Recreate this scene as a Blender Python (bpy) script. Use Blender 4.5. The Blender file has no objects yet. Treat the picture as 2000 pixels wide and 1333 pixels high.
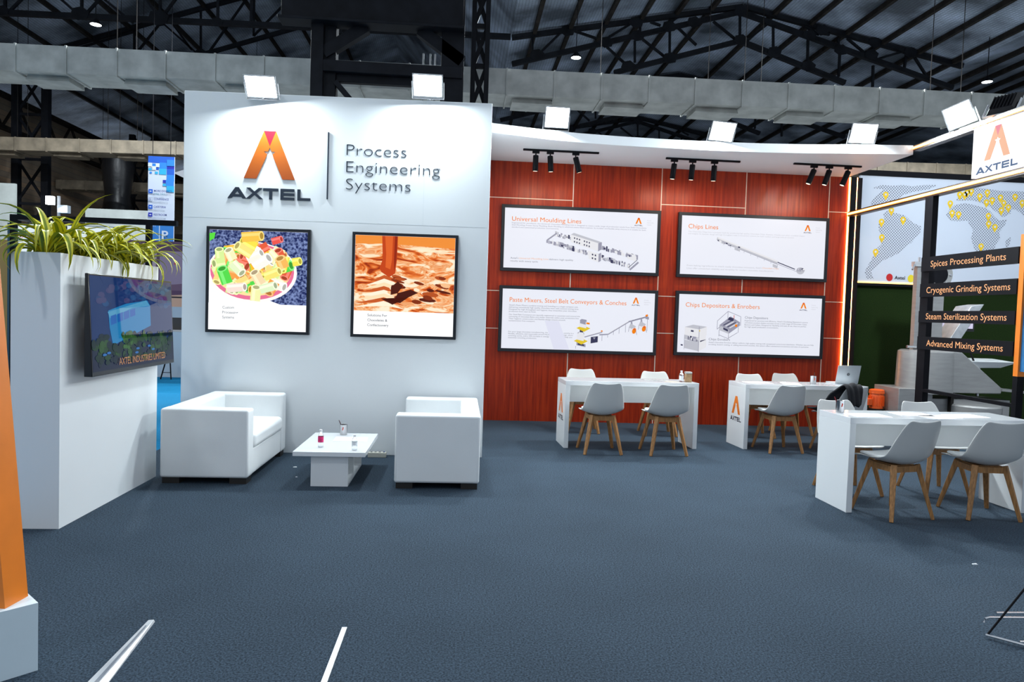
import bpy, bmesh, math, random
from mathutils import Vector, Matrix
random.seed(7)
S = bpy.context.scene
COL = S.collection
PI = math.pi

# ------------------------------------------------------------------ camera
cam_d = bpy.data.cameras.new('camera')
cam = bpy.data.objects.new('camera', cam_d)
COL.objects.link(cam)
cam_d.sensor_fit = 'HORIZONTAL'; cam_d.sensor_width = 36.0
cam_d.lens = 1383.78 / 2000 * 36.0
cam_d.clip_end = 200
pitch, roll, yaw = math.radians(2.2895), math.radians(1.8296), math.radians(4.23)
fw = Vector((math.sin(yaw), math.cos(yaw), 0)); rt = Vector((math.cos(yaw), -math.sin(yaw), 0)); up = Vector((0, 0, 1))
fw2 = math.cos(pitch) * fw - math.sin(pitch) * up
u2 = math.sin(pitch) * fw + math.cos(pitch) * up
r3 = math.cos(roll) * rt + math.sin(roll) * u2
u3 = -math.sin(roll) * rt + math.cos(roll) * u2
m = Matrix((r3, u3, -fw2)).transposed().to_4x4()
m.translation = Vector((0, 0, 1.52))
cam.matrix_world = m
S.camera = cam

# ------------------------------------------------------------------ world, exposure, added overhead fill lamps
W = bpy.data.worlds.new('World'); S.world = W; W.use_nodes = True
bg = W.node_tree.nodes['Background']
bg.inputs[0].default_value = (0.74, 0.86, 1.0, 1); bg.inputs[1].default_value = 0.50
S.view_settings.view_transform = 'Standard'
S.view_settings.look = 'None'
S.view_settings.exposure = 0.28
S.view_settings.gamma = 1.0
S.view_settings.use_curve_mapping = False

FLOOD_W, BAY_FILL_W, TRACK_W = 105.0, 200.0, 3.0

def area(name, loc, direction, size, power, color, parent=None, shape='DISK', size_y=None):
    l = bpy.data.lights.new(name, 'AREA'); l.shape = shape; l.size = size
    if size_y: l.size_y = size_y
    l.energy = power; l.color = color
    o = bpy.data.objects.new(name, l); COL.objects.link(o)
    o.rotation_mode = 'QUATERNION'
    o.rotation_quaternion = Vector(direction).to_track_quat('-Z', 'Y')
    o.location = loc
    if parent: o.parent = parent
    return o
for bx, by, k in ((-4, 0.0, .8), (9, 4.5, .7), (-8.0, 8, .8), (-14, 19, 3.0), (-6, 18.4, 4.0), (2, 18.4, 4.0), (10, 18.4, 4.0), (17, 19, 3.0)):  # lamps added out of view to brighten the booth, hall floor and ducts
    area('unseen_bay_fill', (bx, by, 9.3), (0, 0.0, -1), 0.5, BAY_FILL_W * k, (0.86, 0.94, 1.0))

# ------------------------------------------------------------------ helpers
MATS = {}
def mat(name, col, rough=0.5, metal=0.0, emit=None, es=0.0, var=0.0, vscale=8.0, bump=0.0, bscale=200.0, coat=0.0, spec=None, trans=0.0, ior=1.45, stretch=None):
    if name in MATS: return MATS[name]
    M = bpy.data.materials.new(name); M.use_nodes = True
    nt = M.node_tree; b = nt.nodes['Principled BSDF']
    b.inputs['Base Color'].default_value = (*col, 1); b.inputs['Roughness'].default_value = rough; b.inputs['Metallic'].default_value = metal
    if emit is not None:
        b.inputs['Emission Color'].default_value = (*emit, 1); b.inputs['Emission Strength'].default_value = es
    if coat: b.inputs['Coat Weight'].default_value = coat; b.inputs['Coat Roughness'].default_value = 0.12
    if spec is not None: b.inputs['Specular IOR Level'].default_value = spec
    if trans: b.inputs['Transmission Weight'].default_value = trans; b.inputs['IOR'].default_value = ior
    if var or bump:
        tc = nt.nodes.new('ShaderNodeTexCoord'); mp = nt.nodes.new('ShaderNodeMapping')
        nt.links.new(tc.outputs['Object'], mp.inputs['Vector'])
        if stretch: mp.inputs['Scale'].default_value = stretch
    if var:
        n = nt.nodes.new('ShaderNodeTexNoise'); n.inputs['Scale'].default_value = vscale; n.inputs['Detail'].default_value = 5
        nt.links.new(mp.outputs[0], n.inputs['Vector'])
        r = nt.nodes.new('ShaderNodeValToRGB')
        r.color_ramp.elements[0].position = .3; r.color_ramp.elements[1].position = .7
        r.color_ramp.elements[0].color = (*[c * (1 - var) for c in col], 1)
        r.color_ramp.elements[1].color = (*[min(1, c * (1 + var)) for c in col], 1)
        nt.links.new(n.outputs['Fac'], r.inputs['Fac']); nt.links.new(r.outputs['Color'], b.inputs['Base Color'])
    if bump:
        n2 = nt.nodes.new('ShaderNodeTexNoise'); n2.inputs['Scale'].default_value = bscale
        nt.links.new(mp.outputs[0], n2.inputs['Vector'])
        bp = nt.nodes.new('ShaderNodeBump'); bp.inputs['Strength'].default_value = bump; bp.inputs['Distance'].default_value = 0.01
        nt.links.new(n2.outputs['Fac'], bp.inputs['Height']); nt.links.new(bp.outputs['Normal'], b.inputs['Normal'])
    MATS[name] = M
    return M
def glow(name, col, s=1.0, rough=0.35, spec=.15):
    s *= .84
    """a printed, backlit colour"""
    return mat(name, [c * .10 for c in col], rough, emit=col, es=s, spec=spec)

class MB:
    def __init__(s): s.v = []; s.f = []; s.m = []; s.mats = []
    def mi(s, M):
        if M not in s.mats: s.mats.append(M)
        return s.mats.index(M)
    def add(s, vs, fs, M):
        o = len(s.v); s.v += [tuple(v) for v in vs]; k = s.mi(M)
        for f in fs: s.f.append([i + o for i in f]); s.m.append(k)
        return s
    def box(s, x0, x1, y0, y1, z0, z1, M):
        vs = [(x, y, z) for z in (z0, z1) for y in (y0, y1) for x in (x0, x1)]
        return s.add(vs, [(0, 2, 3, 1), (4, 5, 7, 6), (0, 1, 5, 4), (2, 6, 7, 3), (0, 4, 6, 2), (1, 3, 7, 5)], M)
    def hexa(s, b, t, M):
        return s.add(list(b) + list(t), [(3, 2, 1, 0), (4, 5, 6, 7), (0, 1, 5, 4), (1, 2, 6, 5), (2, 3, 7, 6), (3, 0, 4, 7)], M)
    def beam(s, p0, p1, w, h, M, w1=None, h1=None, ref=(0, 0, 1)):
        p0, p1 = Vector(p0), Vector(p1); d = (p1 - p0).normalized(); r = Vector(ref)
        if abs(d.dot(r)) > .98: r = Vector((1, 0, 0))
        a = d.cross(r).normalized(); b = a.cross(d).normalized()
        w1 = w1 or w; h1 = h1 or h
        q = lambda p, w, h: [p - a * w / 2 - b * h / 2, p + a * w / 2 - b * h / 2, p + a * w / 2 + b * h / 2, p - a * w / 2 + b * h / 2]
        return s.hexa(q(p0, w, h), q(p1, w1, h1), M)
    def tube(s, path, r, M, seg=8, caps=True):
        P = [Vector(p) for p in path]; rings = []
        n = len(P); rr = r if isinstance(r, (list, tuple)) else [r] * n
        for i, p in enumerate(P):
            d = (P[min(i + 1, n - 1)] - P[max(i - 1, 0)]).normalized()
            x = Vector((0, 0, 1)) if abs(d.z) < .95 else Vector((1, 0, 0))
            a = d.cross(x).normalized(); b = a.cross(d)
            rings.append([p + (a * math.cos(t) + b * math.sin(t)) * rr[i] for t in [2 * PI * k / seg for k in range(seg)]])
        vs = [v for R in rings for v in R]; fs = []
        for i in range(n - 1):
            for k in range(seg):
                k2 = (k + 1) % seg
                fs.append((i * seg + k, i * seg + k2, (i + 1) * seg + k2, (i + 1) * seg + k))
        if caps: fs += [tuple(range(seg)), tuple(reversed(range((n - 1) * seg, n * seg)))]
        return s.add(vs, fs, M)
    def lathe(s, prof, M, seg=24, c=(0, 0, 0)):
        vs = []; fs = []
        for r, z in prof:
            vs += [(c[0] + r * math.cos(2 * PI * k / seg), c[1] + r * math.sin(2 * PI * k / seg), c[2] + z) for k in range(seg)]
        for i in range(len(prof) - 1):
            for k in range(seg):
                k2 = (k + 1) % seg
                fs.append((i * seg + k, i * seg + k2, (i + 1) * seg + k2, (i + 1) * seg + k))
        return s.add(vs, fs, M)
    def prism(s, poly, M, o, U, V, t):
        """polygon (u,v) extruded t along U x V from its plane at o"""
        o, U, V = Vector(o), Vector(U), Vector(V); N = U.cross(V)
        n = len(poly)
        a = [o + U * p[0] + V * p[1] for p in poly]; b = [p + N * t for p in a]
        fs = [tuple(reversed(range(n))), tuple(range(n, 2 * n))] + [(i, (i + 1) % n, n + (i + 1) % n, n + i) for i in range(n)]
        return s.add(a + b, fs, M)
    def flat(s, poly, M, o=(0, 0, 0), U=(1, 0, 0), V=(0, 0, 1), t=0.0):
        o, U, V = Vector(o), Vector(U), Vector(V); N = U.cross(V)
        return s.add([o + U * p[0] + V * p[1] + N * t for p in poly], [tuple(range(len(poly)))], M)
    def build(s, name, parent=None, smooth=None, bevel=0.0, seg=2, loc=None, world=False, subsurf=0, solid=0.0, rotz=0.0):
        me = bpy.data.meshes.new(name)
        vs = s.v
        if world and parent is not None:
            inv = parent.matrix_basis.inverted(); vs = [tuple(inv @ Vector(v)) for v in vs]
        if loc is not None and not parent:
            vs = [tuple(Vector(v) - Vector(loc)) for v in vs]
        me.from_pydata(vs, [], s.f)
        for M in s.mats: me.materials.append(M)
        for p, k in zip(me.polygons, s.m): p.material_index = k
        me.update()
        if smooth is not None:
            me.polygons.foreach_set('use_smooth', [True] * len(me.polygons))
            if smooth < 180: me.set_sharp_from_angle(angle=math.radians(smooth))
        o = bpy.data.objects.new(name, me); COL.objects.link(o)
        if parent: o.parent = parent
        if loc is not None: o.location = loc
        if rotz: o.rotation_euler = (0, 0, rotz)
        if solid:
            md = o.modifiers.new('s', 'SOLIDIFY'); md.thickness = solid; md.offset = 0
        if bevel:
            md = o.modifiers.new('b', 'BEVEL'); md.width = bevel; md.segments = seg; md.limit_method = 'ANGLE'; md.angle_limit = math.radians(40)
            md.harden_normals = False
            me.polygons.foreach_set('use_smooth', [True] * len(me.polygons)); me.set_sharp_from_angle(angle=math.radians(40))
        if subsurf:
            md = o.modifiers.new('u', 'SUBSURF'); md.levels = subsurf; md.render_levels = subsurf
        return o

def thing(name, label, cat, loc=(0, 0, 0), rotz=0.0, group=None):
    o = bpy.data.objects.new(name, None); COL.objects.link(o)
    o.empty_display_size = .1
    o.location = loc; o.rotation_euler = (0, 0, rotz)
    o.matrix_basis = Matrix.Translation(loc) @ Matrix.Rotation(rotz, 4, 'Z')
    o['label'] = label; o['category'] = cat
    if group: o['group'] = group
    return o
def tag(o, label, cat, group=None):
    o['label'] = label; o['category'] = cat
    if group: o['group'] = group
    return o
def struct(o):
    o['kind'] = 'structure'; return o
def copy_thing(src, loc, rotz, label, group=None):
    r = src.copy(); COL.objects.link(r)
    r.location = loc; r.rotation_euler = (0, 0, rotz); r['label'] = label
    if group: r['group'] = group
    for ch in [c for c in bpy.data.objects if c.parent == src]:
        c = ch.copy(); COL.objects.link(c); c.parent = r
        for g in [g for g in bpy.data.objects if g.parent == ch]:
            d = g.copy(); COL.objects.link(d); d.parent = c
    return r

def text_polys(body, cap, width=None, offset=0.0, align='LEFT'):
    """outline faces of one line of lettering: (verts2d, faces); cap = height of a capital, width = whole line"""
    cu = bpy.data.curves.new('t', 'FONT'); cu.body = body; cu.size = 1.0; cu.offset = offset; cu.resolution_u = 3
    o = bpy.data.objects.new('t', cu); COL.objects.link(o)
    dg = bpy.context.evaluated_depsgraph_get()
    me = bpy.data.meshes.new_from_object(o.evaluated_get(dg))
    vs = [(v.co.x, v.co.y) for v in me.vertices]; fs = [tuple(p.vertices) for p in me.polygons]
    bpy.data.objects.remove(o); bpy.data.curves.remove(cu); bpy.data.meshes.remove(me)
    if not vs: return [], []
    xs = [v[0] for v in vs]; x0, x1 = min(xs), max(xs)
    sy = cap / 0.70
    sx = width / max(x1 - x0, 1e-6) if width else sy
    sh = {'LEFT': 0, 'CENTER': -.5 * (x1 - x0) * sx}[align]
    return [((v[0] - x0) * sx + sh, v[1] * sy) for v in vs], fs
def text_on(mb, body, M, o, U, V, cap, width=None, t=0.0, offset=0.0, align='LEFT', depth=0.0):
    vs, fs = text_polys(body, cap, width, offset, align)
    o, U, V = Vector(o), Vector(U), Vector(V); N = U.cross(V)
    P = [o + U * a + V * b + N * t for a, b in vs]
    if depth:
        n = len(P); Q = [p + N * depth for p in P]
        from collections import Counter
        E = Counter()
        for f in fs:
            for i in range(len(f)): E[(f[i], f[(i + 1) % len(f)])] += 1
        side = [(a, b, n + b, n + a) for (a, b) in E if (b, a) not in E]
        mb.add(P + Q, [tuple(i + n for i in f) for f in fs] + [tuple(reversed(f)) for f in fs] + side, M)
    else:
        mb.add(P, fs, M)

# ------------------------------------------------------------------ materials
WHITE = mat('white_laminate', (.80, .82, .83), .32, var=.012, vscale=2)
WALLW = mat('white_wall_paint', (.85, .88, .89), .55, var=.012, vscale=1.2)
CANOPY = mat('white_canopy_paint', (.78, .80, .82), .6)
GLOSS = mat('glossy_white_laminate', (.82, .84, .86), .12, coat=.5)
BLACK = mat('black_frame', (.006, .006, .008), .5, spec=.10)
BLACKM = mat('black_metal', (.006, .006, .008), .5, var=.2, spec=.10)
STEEL = mat('dark_painted_steel', (.007, .008, .011), .55, var=.4, vscale=3, spec=.12)
STEEL2 = mat('dark_rusty_steel', (.014, .012, .011), .7, var=.5, vscale=4, spec=.12)
LEATHER = mat('white_leatherette', (.84, .86, .86), .42, var=.02, vscale=3, bump=.06, bscale=160)
PLAST = mat('white_shell_plastic', (.66, .66, .64), .3)
PAD = mat('white_seat_pad', (.80, .81, .80), .45)
OAK = mat('oiled_oak', (.36, .17, .055), .5, var=.35, vscale=14, stretch=(6, 6, 1))
CHROME = mat('polished_steel', (.75, .75, .76), .16, 1.0)
ALU = mat('aluminium', (.62, .63, .65), .38, .7, var=.12, vscale=12)
NAVY = mat('navy_lettering', (.012, .022, .04), .4)
PAPER = mat('white_paper', (.86, .86, .88), .6)
LENS = mat('lit_lamp_lens', (1, 1, 1), .3, emit=(.93, .98, 1), es=9)
WARM = mat('orange_glow_edge', (.5, .3, .1), .3, emit=(1, .27, .035), es=1.6)
WARMW = mat('warm_led_core', (1, .9, .75), .3, emit=(1, .50, .17), es=7)
SOIL = mat('dark_soil', (.02, .015, .01), .9)
ORANGE = mat('orange_paint', (.80, .20, .008), .45, var=.05)
GALV = mat('galvanised_duct', (.43, .44, .41), .5, .15, var=.22, vscale=2.5)
GALVD = mat('dusty_galvanised_duct', (.19, .155, .11), .65, .05, var=.3, vscale=3)
SS = mat('brushed_stainless', (.34, .335, .33), .36, .45, var=.08, vscale=5, stretch=(1, 1, 6))
MOTOR = mat('orange_red_enamel', (.78, .10, .01), .4)
WARMV = mat('warm_led_bright', (1, .8, .6), .3, emit=(1, .40, .09), es=13)
GLASSP = mat('clear_plastic', (.95, .97, .98), .06, trans=.92, ior=1.3)

def wood_mat():
    M = bpy.data.materials.new('mahogany_veneer'); M.use_nodes = True; nt = M.node_tree; b = nt.nodes['Principled BSDF']
    tc = nt.nodes.new('ShaderNodeTexCoord'); mp = nt.nodes.new('ShaderNodeMapping'); mp.inputs['Scale'].default_value = (14, 14, .55)
    n = nt.nodes.new('ShaderNodeTexNoise'); n.inputs['Scale'].default_value = 2.2; n.inputs['Detail'].default_value = 8; n.inputs['Roughness'].default_value = .62; n.inputs['Distortion'].default_value = .3
    r = nt.nodes.new('ShaderNodeValToRGB'); e = r.color_ramp.elements
    e[0].position = .28; e[0].color = (.15, .008, .002, 1); e[1].position = .75; e[1].color = (.46, .046, .005, 1)
    x = e.new(.5); x.color = (.30, .021, .003, 1)
    nt.links.new(tc.outputs['Object'], mp.inputs[0]); nt.links.new(mp.outputs[0], n.inputs['Vector']); nt.links.new(n.outputs['Fac'], r.inputs[0]); nt.links.new(r.outputs[0], b.inputs['Base Color'])
    b.inputs['Roughness'].default_value = .38; b.inputs['Specular IOR Level'].default_value = .3
    return M
WOOD = wood_mat()
def carpet_mat(name, c0, c1, big=.35):
    M = bpy.data.materials.new(name); M.use_nodes = True; nt = M.node_tree; b = nt.nodes['Principled BSDF']
    tc = nt.nodes.new('ShaderNodeTexCoord')
    n = nt.nodes.new('ShaderNodeTexNoise'); n.inputs['Scale'].default_value = 105; n.inputs['Detail'].default_value = 6; n.inputs['Roughness'].default_value = .8
    n3 = nt.nodes.new('ShaderNodeTexNoise'); n3.inputs['Scale'].default_value = 1.3; n3.inputs['Detail'].default_value = 3
    r = nt.nodes.new('ShaderNodeValToRGB'); e = r.color_ramp.elements
    e[0].position = .36; e[0].color = (*c0, 1); e[1].position = .66; e[1].color = (*c1, 1)
    mx = nt.nodes.new('ShaderNodeMix'); mx.data_type = 'RGBA'; mx.blend_type = 'MULTIPLY'; mx.inputs[0].default_value = big
    nt.links.new(tc.outputs['Object'], n.inputs['Vector']); nt.links.new(tc.outputs['Object'], n3.inputs['Vector'])
    nt.links.new(n.outputs['Fac'], r.inputs[0]); nt.links.new(r.outputs[0], mx.inputs[6]); nt.links.new(n3.outputs['Fac'], mx.inputs[7]); nt.links.new(mx.outputs[2], b.inputs['Base Color'])
    bp = nt.nodes.new('ShaderNodeBump'); bp.inputs['Strength'].default_value = .35; bp.inputs['Distance'].default_value = .002
    nt.links.new(n.outputs['Fac'], bp.inputs['Height']); nt.links.new(bp.outputs[0], b.inputs['Normal'])
    b.inputs['Roughness'].default_value = .95; b.inputs['Specular IOR Level'].default_value = .15
    return M
CARPET = carpet_mat('charcoal_carpet', (.002, .004, .007), (.080, .122, .172))
BLUEC = carpet_mat('blue_aisle_carpet', (.0, .15, .34), (.01, .30, .55), .1)
GRASS = carpet_mat('artificial_grass', (.001, .003, .001), (.028, .062, .010), .5)
def roof_mat():
    M = bpy.data.materials.new('foil_roof_insulation'); M.use_nodes = True; nt = M.node_tree; b = nt.nodes['Principled BSDF']
    tc = nt.nodes.new('ShaderNodeTexCoord')
    n = nt.nodes.new('ShaderNodeTexNoise'); n.inputs['Scale'].default_value = .55; n.inputs['Detail'].default_value = 6
    r = nt.nodes.new('ShaderNodeValToRGB'); e = r.color_ramp.elements
    e[0].position = .35; e[0].color = (.08, .10, .13, 1); e[1].position = .72; e[1].color = (.62, .74, .94, 1)
    # reinforcement grid of the foil
    br = nt.nodes.new('ShaderNodeTexBrick'); br.inputs['Scale'].default_value = 5; br.offset = 0; br.inputs['Mortar Size'].default_value = .05
    br.inputs['Color1'].default_value = (1, 1, 1, 1); br.inputs['Color2'].default_value = (.85, .85, .85, 1); br.inputs['Mortar'].default_value = (.35, .35, .35, 1)
    br.inputs['Brick Width'].default_value = .5; br.inputs['Row Height'].default_value = .5
    mx = nt.nodes.new('ShaderNodeMix'); mx.data_type = 'RGBA'; mx.blend_type = 'MULTIPLY'; mx.inputs[0].default_value = .8
    nt.links.new(tc.outputs['Object'], n.inputs['Vector']); nt.links.new(tc.outputs['Object'], br.inputs['Vector'])
    nt.links.new(n.outputs['Fac'], r.inputs[0]); nt.links.new(r.outputs[0], mx.inputs[6]); nt.links.new(br.outputs[0], mx.inputs[7]); nt.links.new(mx.outputs[2], b.inputs['Base Color'])
    bp = nt.nodes.new('ShaderNodeBump'); bp.inputs['Strength'].default_value = .6; bp.inputs['Distance'].default_value = .15
    nt.links.new(n.outputs['Fac'], bp.inputs['Height']); nt.links.new(bp.outputs[0], b.inputs['Normal'])
    b.inputs['Roughness'].default_value = .42; b.inputs['Metallic'].default_value = .35
    return M
ROOF = roof_mat()
def brick_mat():
    M = bpy.data.materials.new('old_brick_wall'); M.use_nodes = True; nt = M.node_tree; b = nt.nodes['Principled BSDF']
    tc = nt.nodes.new('ShaderNodeTexCoord'); mp = nt.nodes.new('ShaderNodeMapping'); mp.inputs['Rotation'].default_value = (PI / 2, 0, PI / 2)
    br = nt.nodes.new('ShaderNodeTexBrick'); br.inputs['Scale'].default_value = 2.2
    br.inputs['Color1'].default_value = (.48, .32, .20, 1); br.inputs['Color2'].default_value = (.34, .27, .20, 1); br.inputs['Mortar'].default_value = (.2, .18, .16, 1)
    n = nt.nodes.new('ShaderNodeTexNoise'); n.inputs['Scale'].default_value = .5; n.inputs['Detail'].default_value = 5
    mx = nt.nodes.new('ShaderNodeMix'); mx.data_type = 'RGBA'; mx.blend_type = 'MULTIPLY'; mx.inputs[0].default_value = .9
    nt.links.new(tc.outputs['Object'], mp.inputs[0]); nt.links.new(mp.outputs[0], br.inputs['Vector']); nt.links.new(tc.outputs['Object'], n.inputs['Vector'])
    nt.links.new(br.outputs[0], mx.inputs[6]); nt.links.new(n.outputs['Fac'], mx.inputs[7]); nt.links.new(mx.outputs[2], b.inputs['Base Color'])
    b.inputs['Roughness'].default_value = .9
    return M
BRICK = brick_mat()

# ------------------------------------------------------------------ booth shell
struct(MB().box(-60, 60, -8, 60, -.12, -.02, mat('hall_concrete', (.26, .27, .28), .8, var=.2)).build('floor_hall'))
struct(MB().box(-3.05, 8.3, -3, 10.0, -.02, 0, CARPET).build('floor'))
struct(MB().box(-12, -3.05, -3, 15.5, -.02, -.003, BLUEC).build('floor_aisle'))
# white storeroom: front wall turned a little
WA = math.atan2(7.33 - 7.44, .27 + 2.83)
wall_y = lambda x: 7.44 + (x + 2.83) * math.tan(WA)
mb = MB()
mb.hexa([(-2.83, wall_y(-2.83), 0), (.265, wall_y(.265), 0), (.265, 9.9, 0), (-2.83, 9.9, 0)],
        [(-2.83, wall_y(-2.83), 3.65), (.265, wall_y(.265), 3.65), (.265, 9.9, 3.65), (-2.83, 9.9, 3.65)], WALLW)
o = struct(mb.build('wall_front', bevel=.006))
SEAM = mat('panel_seam', (.735, .775, .795), .6)
mb = MB()
U0 = Vector((math.cos(WA), math.sin(WA), 0)); V0 = Vector((0, 0, 1))
ow = Vector((-2.83, wall_y(-2.83), 0))
mb.prism([(0.02, 2.385), (3.06, 2.385), (3.06, 2.388), (.02, 2.388)], SEAM, ow, U0, V0, .0008)
mb.prism([(2.42, 2.388), (2.423, 2.388), (2.423, 3.64), (2.42, 3.64)], SEAM, ow, U0, V0, .0008)
struct(mb.build('trim_1'))
# wood wall
struct(MB().box(.265, 5.53, 9.9, 10.0, 0, 3.62, WOOD).build('wall_back'))
CREAM = mat('cream_joint', (.72, .58, .46), .5)
mb = MB()
for x in (1.525, 2.78, 4.005, 5.232): mb.box(x - .006, x + .006, 9.896, 9.9, 0, 3.62, CREAM)
for x0, x1 in ((.265, 1.52), (2.785, 4.0), (5.237, 5.53)):
    for z in (3.115, 1.822, 1.296): mb.box(x0, x1, 9.8965, 9.9, z - .005, z + .005, CREAM)
struct(mb.build('trim_2'))
# canopy: soffit slab with a gently waved front edge
front = [(.20, 8.36), (.6, 8.48), (1.0, 8.59), (1.4, 8.66), (1.9, 8.71), (2.5, 8.735), (3.1, 8.735), (3.7, 8.70), (4.2, 8.64), (4.7, 8.55), (5.1, 8.48), (5.5, 8.43)]
poly = front + [(5.5, 9.995), (.20, 9.995)]
mb = MB()
n = len(poly)
vs = [(x, y, 3.621) for x, y in poly] + [(x, y, 3.735) for x, y in poly]
mb.add(vs, [tuple(reversed(range(n))), tuple(range(n, 2 * n))] + [(i, (i + 1) % n, n + (i + 1) % n, n + i) for i in range(n)], CANOPY)
struct(mb.build('ceiling_canopy', bevel=.004))
# grass wall and black jambs beside the wood wall
struct(MB().box(5.72, 10.5, 10.0, 10.1, 0, 2.08, GRASS).build('wall_grass'))
struct(MB().box(5.53, 5.615, 9.86, 10.0, 0, 3.62, BLACKM).build('trim_3'))
struct(MB().box(5.64, 5.72, 9.9, 10.05, 0, 3.62, BLACKM).build('trim_4'))

def led(name, label, boxes, group=None, core=None):
    mb = MB()
    for b in boxes: mb.box(*b, WARMV)
    return tag(mb.build(name), label, 'LED strip', group)
led('led_strip', 'vertical warm LED strip down the edge of the wood panelling', [(5.515, 5.53, 9.875, 9.895, 0, 3.615)])
led('led_strip', 'vertical warm LED strip in the slot between the two black posts', [(5.617, 5.632, 9.87, 9.89, 0, 3.615)])

# ------------------------------------------------------------------ company emblem and lettering
RED = mat('crimson_tip', (.30, .006, .022), .4)
def grad_orange(name, em=0):
    M = bpy.data.materials.new(name); M.use_nodes = True; nt = M.node_tree; b = nt.nodes['Principled BSDF']
    tc = nt.nodes.new('ShaderNodeTexCoord'); sp = nt.nodes.new('ShaderNodeSeparateXYZ'); r = nt.nodes.new('ShaderNodeValToRGB'); e = r.color_ramp.elements
    e[0].color = (.40, .070, .003, 1); e[1].color = (.52, .14, .005, 1)
    nt.links.new(tc.outputs['Generated'], sp.inputs[0]); nt.links.new(sp.outputs['Z'], r.inputs[0]); nt.links.new(r.outputs[0], b.inputs['Base Color'])
    b.inputs['Roughness'].default_value = .4
    return M
OGRAD = grad_orange('orange_emblem')
def emblem(mb, tip, O, T, o, U, V, s, t):
    """the A-shaped emblem with a star notch; s = height, o = bottom centre. leg polygons into mb, tip into tip"""
    L = [(-.125, 1), (0, .68), (0, .655), (-.036, .575), (-.122, .57), (-.058, .512), (-.085, .43), (-.272, 0), (-.53, 0)]
    L = [(a * s, b * s) for a, b in L]
    mb.prism(L, O, o, U, V, t)
    mb.prism([(-a, b) for a, b in reversed(L)], O, o, U, V, t)
    tip.prism([(-.125 * s, 1 * s), (0, .68 * s), (.125 * s, 1 * s)], T, o, U, V, t * 1.02)
def axtel(mb, M, o, U, V, w, h, t):
    """wide bold capitals, fitted to w x h"""
    x = 0; k = .235; P = []
    P += [[(0, 0), (.36, 0), (.97, .80), (1.03, 1.0), (.72, 1.0)], [(1.39, 0), (1.75, 0), (1.03, 1.0), (.72, 1.0), (.80, .78)], [(.42, .15), (1.33, .15), (1.17, .37), (.58, .37)]]
    x = 1.70
    q = lambda l: [(a + x, b) for a, b in l]
    P += [q([(0, 0), (.36, 0), (1.56, 1), (1.20, 1)]), q([(0.04, 1), (.40, 1), (1.60, 0), (1.24, 0)])]
    x = 3.30
    P += [q([(0, 1), (0, 1 - k), (1.42, 1 - k), (1.42, 1)]), q([(.57, 0), (.85, 0), (.85, .8), (.57, .8)])]
    x = 4.92
    P += [q([(0, 0), (.28, 0), (.28, 1), (0, 1)])] + [q([(.2, a), (1.30, a), (1.30, a + k), (.2, a + k)]) for a in (0, .385, 1 - k)]
    x = 6.50
    P += [q([(0, 0), (.28, 0), (.28, 1), (0, 1)]), q([(.2, 0), (1.22, 0), (1.22, k), (.2, k)])]
    W_ = 7.72
    for i, p in enumerate(P):
        a = sum(p[j][0] * p[(j + 1) % len(p)][1] - p[(j + 1) % len(p)][0] * p[j][1] for j in range(len(p)))
        if a < 0: p = p[::-1]
        mb.prism([(c / W_ * w, d * h) for c, d in p], M, o, U, V, t * (1 + .004 * i))
def wpt(x, z): return Vector((x, wall_y(x), z))
t = thing('logo_sign', 'orange letter A emblem over dark company lettering on white wall', 'sign', wpt(-1.97, 2.59), WA)
mb, tp = MB(), MB()
X, Z = Vector((1, 0, 0)), Vector((0, 0, 1))
emblem(mb, tp, OGRAD, RED, (0, -.001, .205), X, Z, .482, .008)
mb.build('emblem', t); o = tp.build('emblem_tip', t); o['label'] = 'crimson red tip'
mb = MB(); axtel(mb, NAVY, (-.415, -.001, 0), X, Z, .83, .112, .008); mb.build('lettering', t)
t2 = MB().box(-.006, .006, -.012, 0, 0, .675, NAVY).build('divider_bar', loc=None); t2.location = wpt(-1.385, 2.614); t2.rotation_euler = (0, 0, WA)
tag(t2, 'thin dark vertical bar between the emblem and the slogan', 'divider')
t = thing('slogan_sign', 'thin dark three-line slogan lettering on white wall', 'sign', wpt(-1.20, 2.72), WA)
for k, (body, w, z) in enumerate((('Process', .605, .345), ('Engineering', .95, .175), ('Systems', .655, .0))):
    mb = MB(); text_on(mb, body, NAVY, (0, -.001, z), X, Z, .118, w, offset=-.022, depth=.003); mb.build('lettering', t)

# ------------------------------------------------------------------ the two square backlit posters on the white wall
FRAME = mat('charcoal_poster_frame', (.016, .019, .025), .42, spec=.3)
def frame_parts(t, W_, H_, fwid, dep, panel_mat):
    mb = MB()
    mb.box(0, W_, -dep, 0, 0, fwid, FRAME); mb.box(0, W_, -dep, 0, H_ - fwid, H_, FRAME)
    mb.box(0, fwid, -dep, 0, fwid, H_ - fwid, FRAME); mb.box(W_ - fwid, W_, -dep, 0, fwid, H_ - fwid, FRAME)
    mb.build('frame', t, bevel=.003)
    MB().box(fwid, W_ - fwid, -dep * .80, -.002, fwid, H_ - fwid, panel_mat).build('panel', t)
    return -dep * .80
PWHITE = glow('lit_white_print', (1, 1, 1), 1.15)
def G(c, s=1.25): return glow('lit_print_%d_%d_%d' % tuple(int(x * 100) for x in c), c, s)
t = thing('poster_lightbox', 'backlit square poster of a bowl of coloured pasta tubes', 'poster', wpt(-2.575, 1.225), WA)
H1 = 1.07
UMAX = 1.009; yp = frame_parts(t, 1.04, H1, .03, .045, PWHITE)
mb = MB(); lay = [0]
def fl(poly, c, s=1.0, M=None):
    lay[0] += .00002
    mb.flat([(min(max(a, .031), UMAX), min(b, 1.039)) for a, b in poly], M or G(c, s), (0, yp - .0006, 0), X, Z, lay[0])
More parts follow.
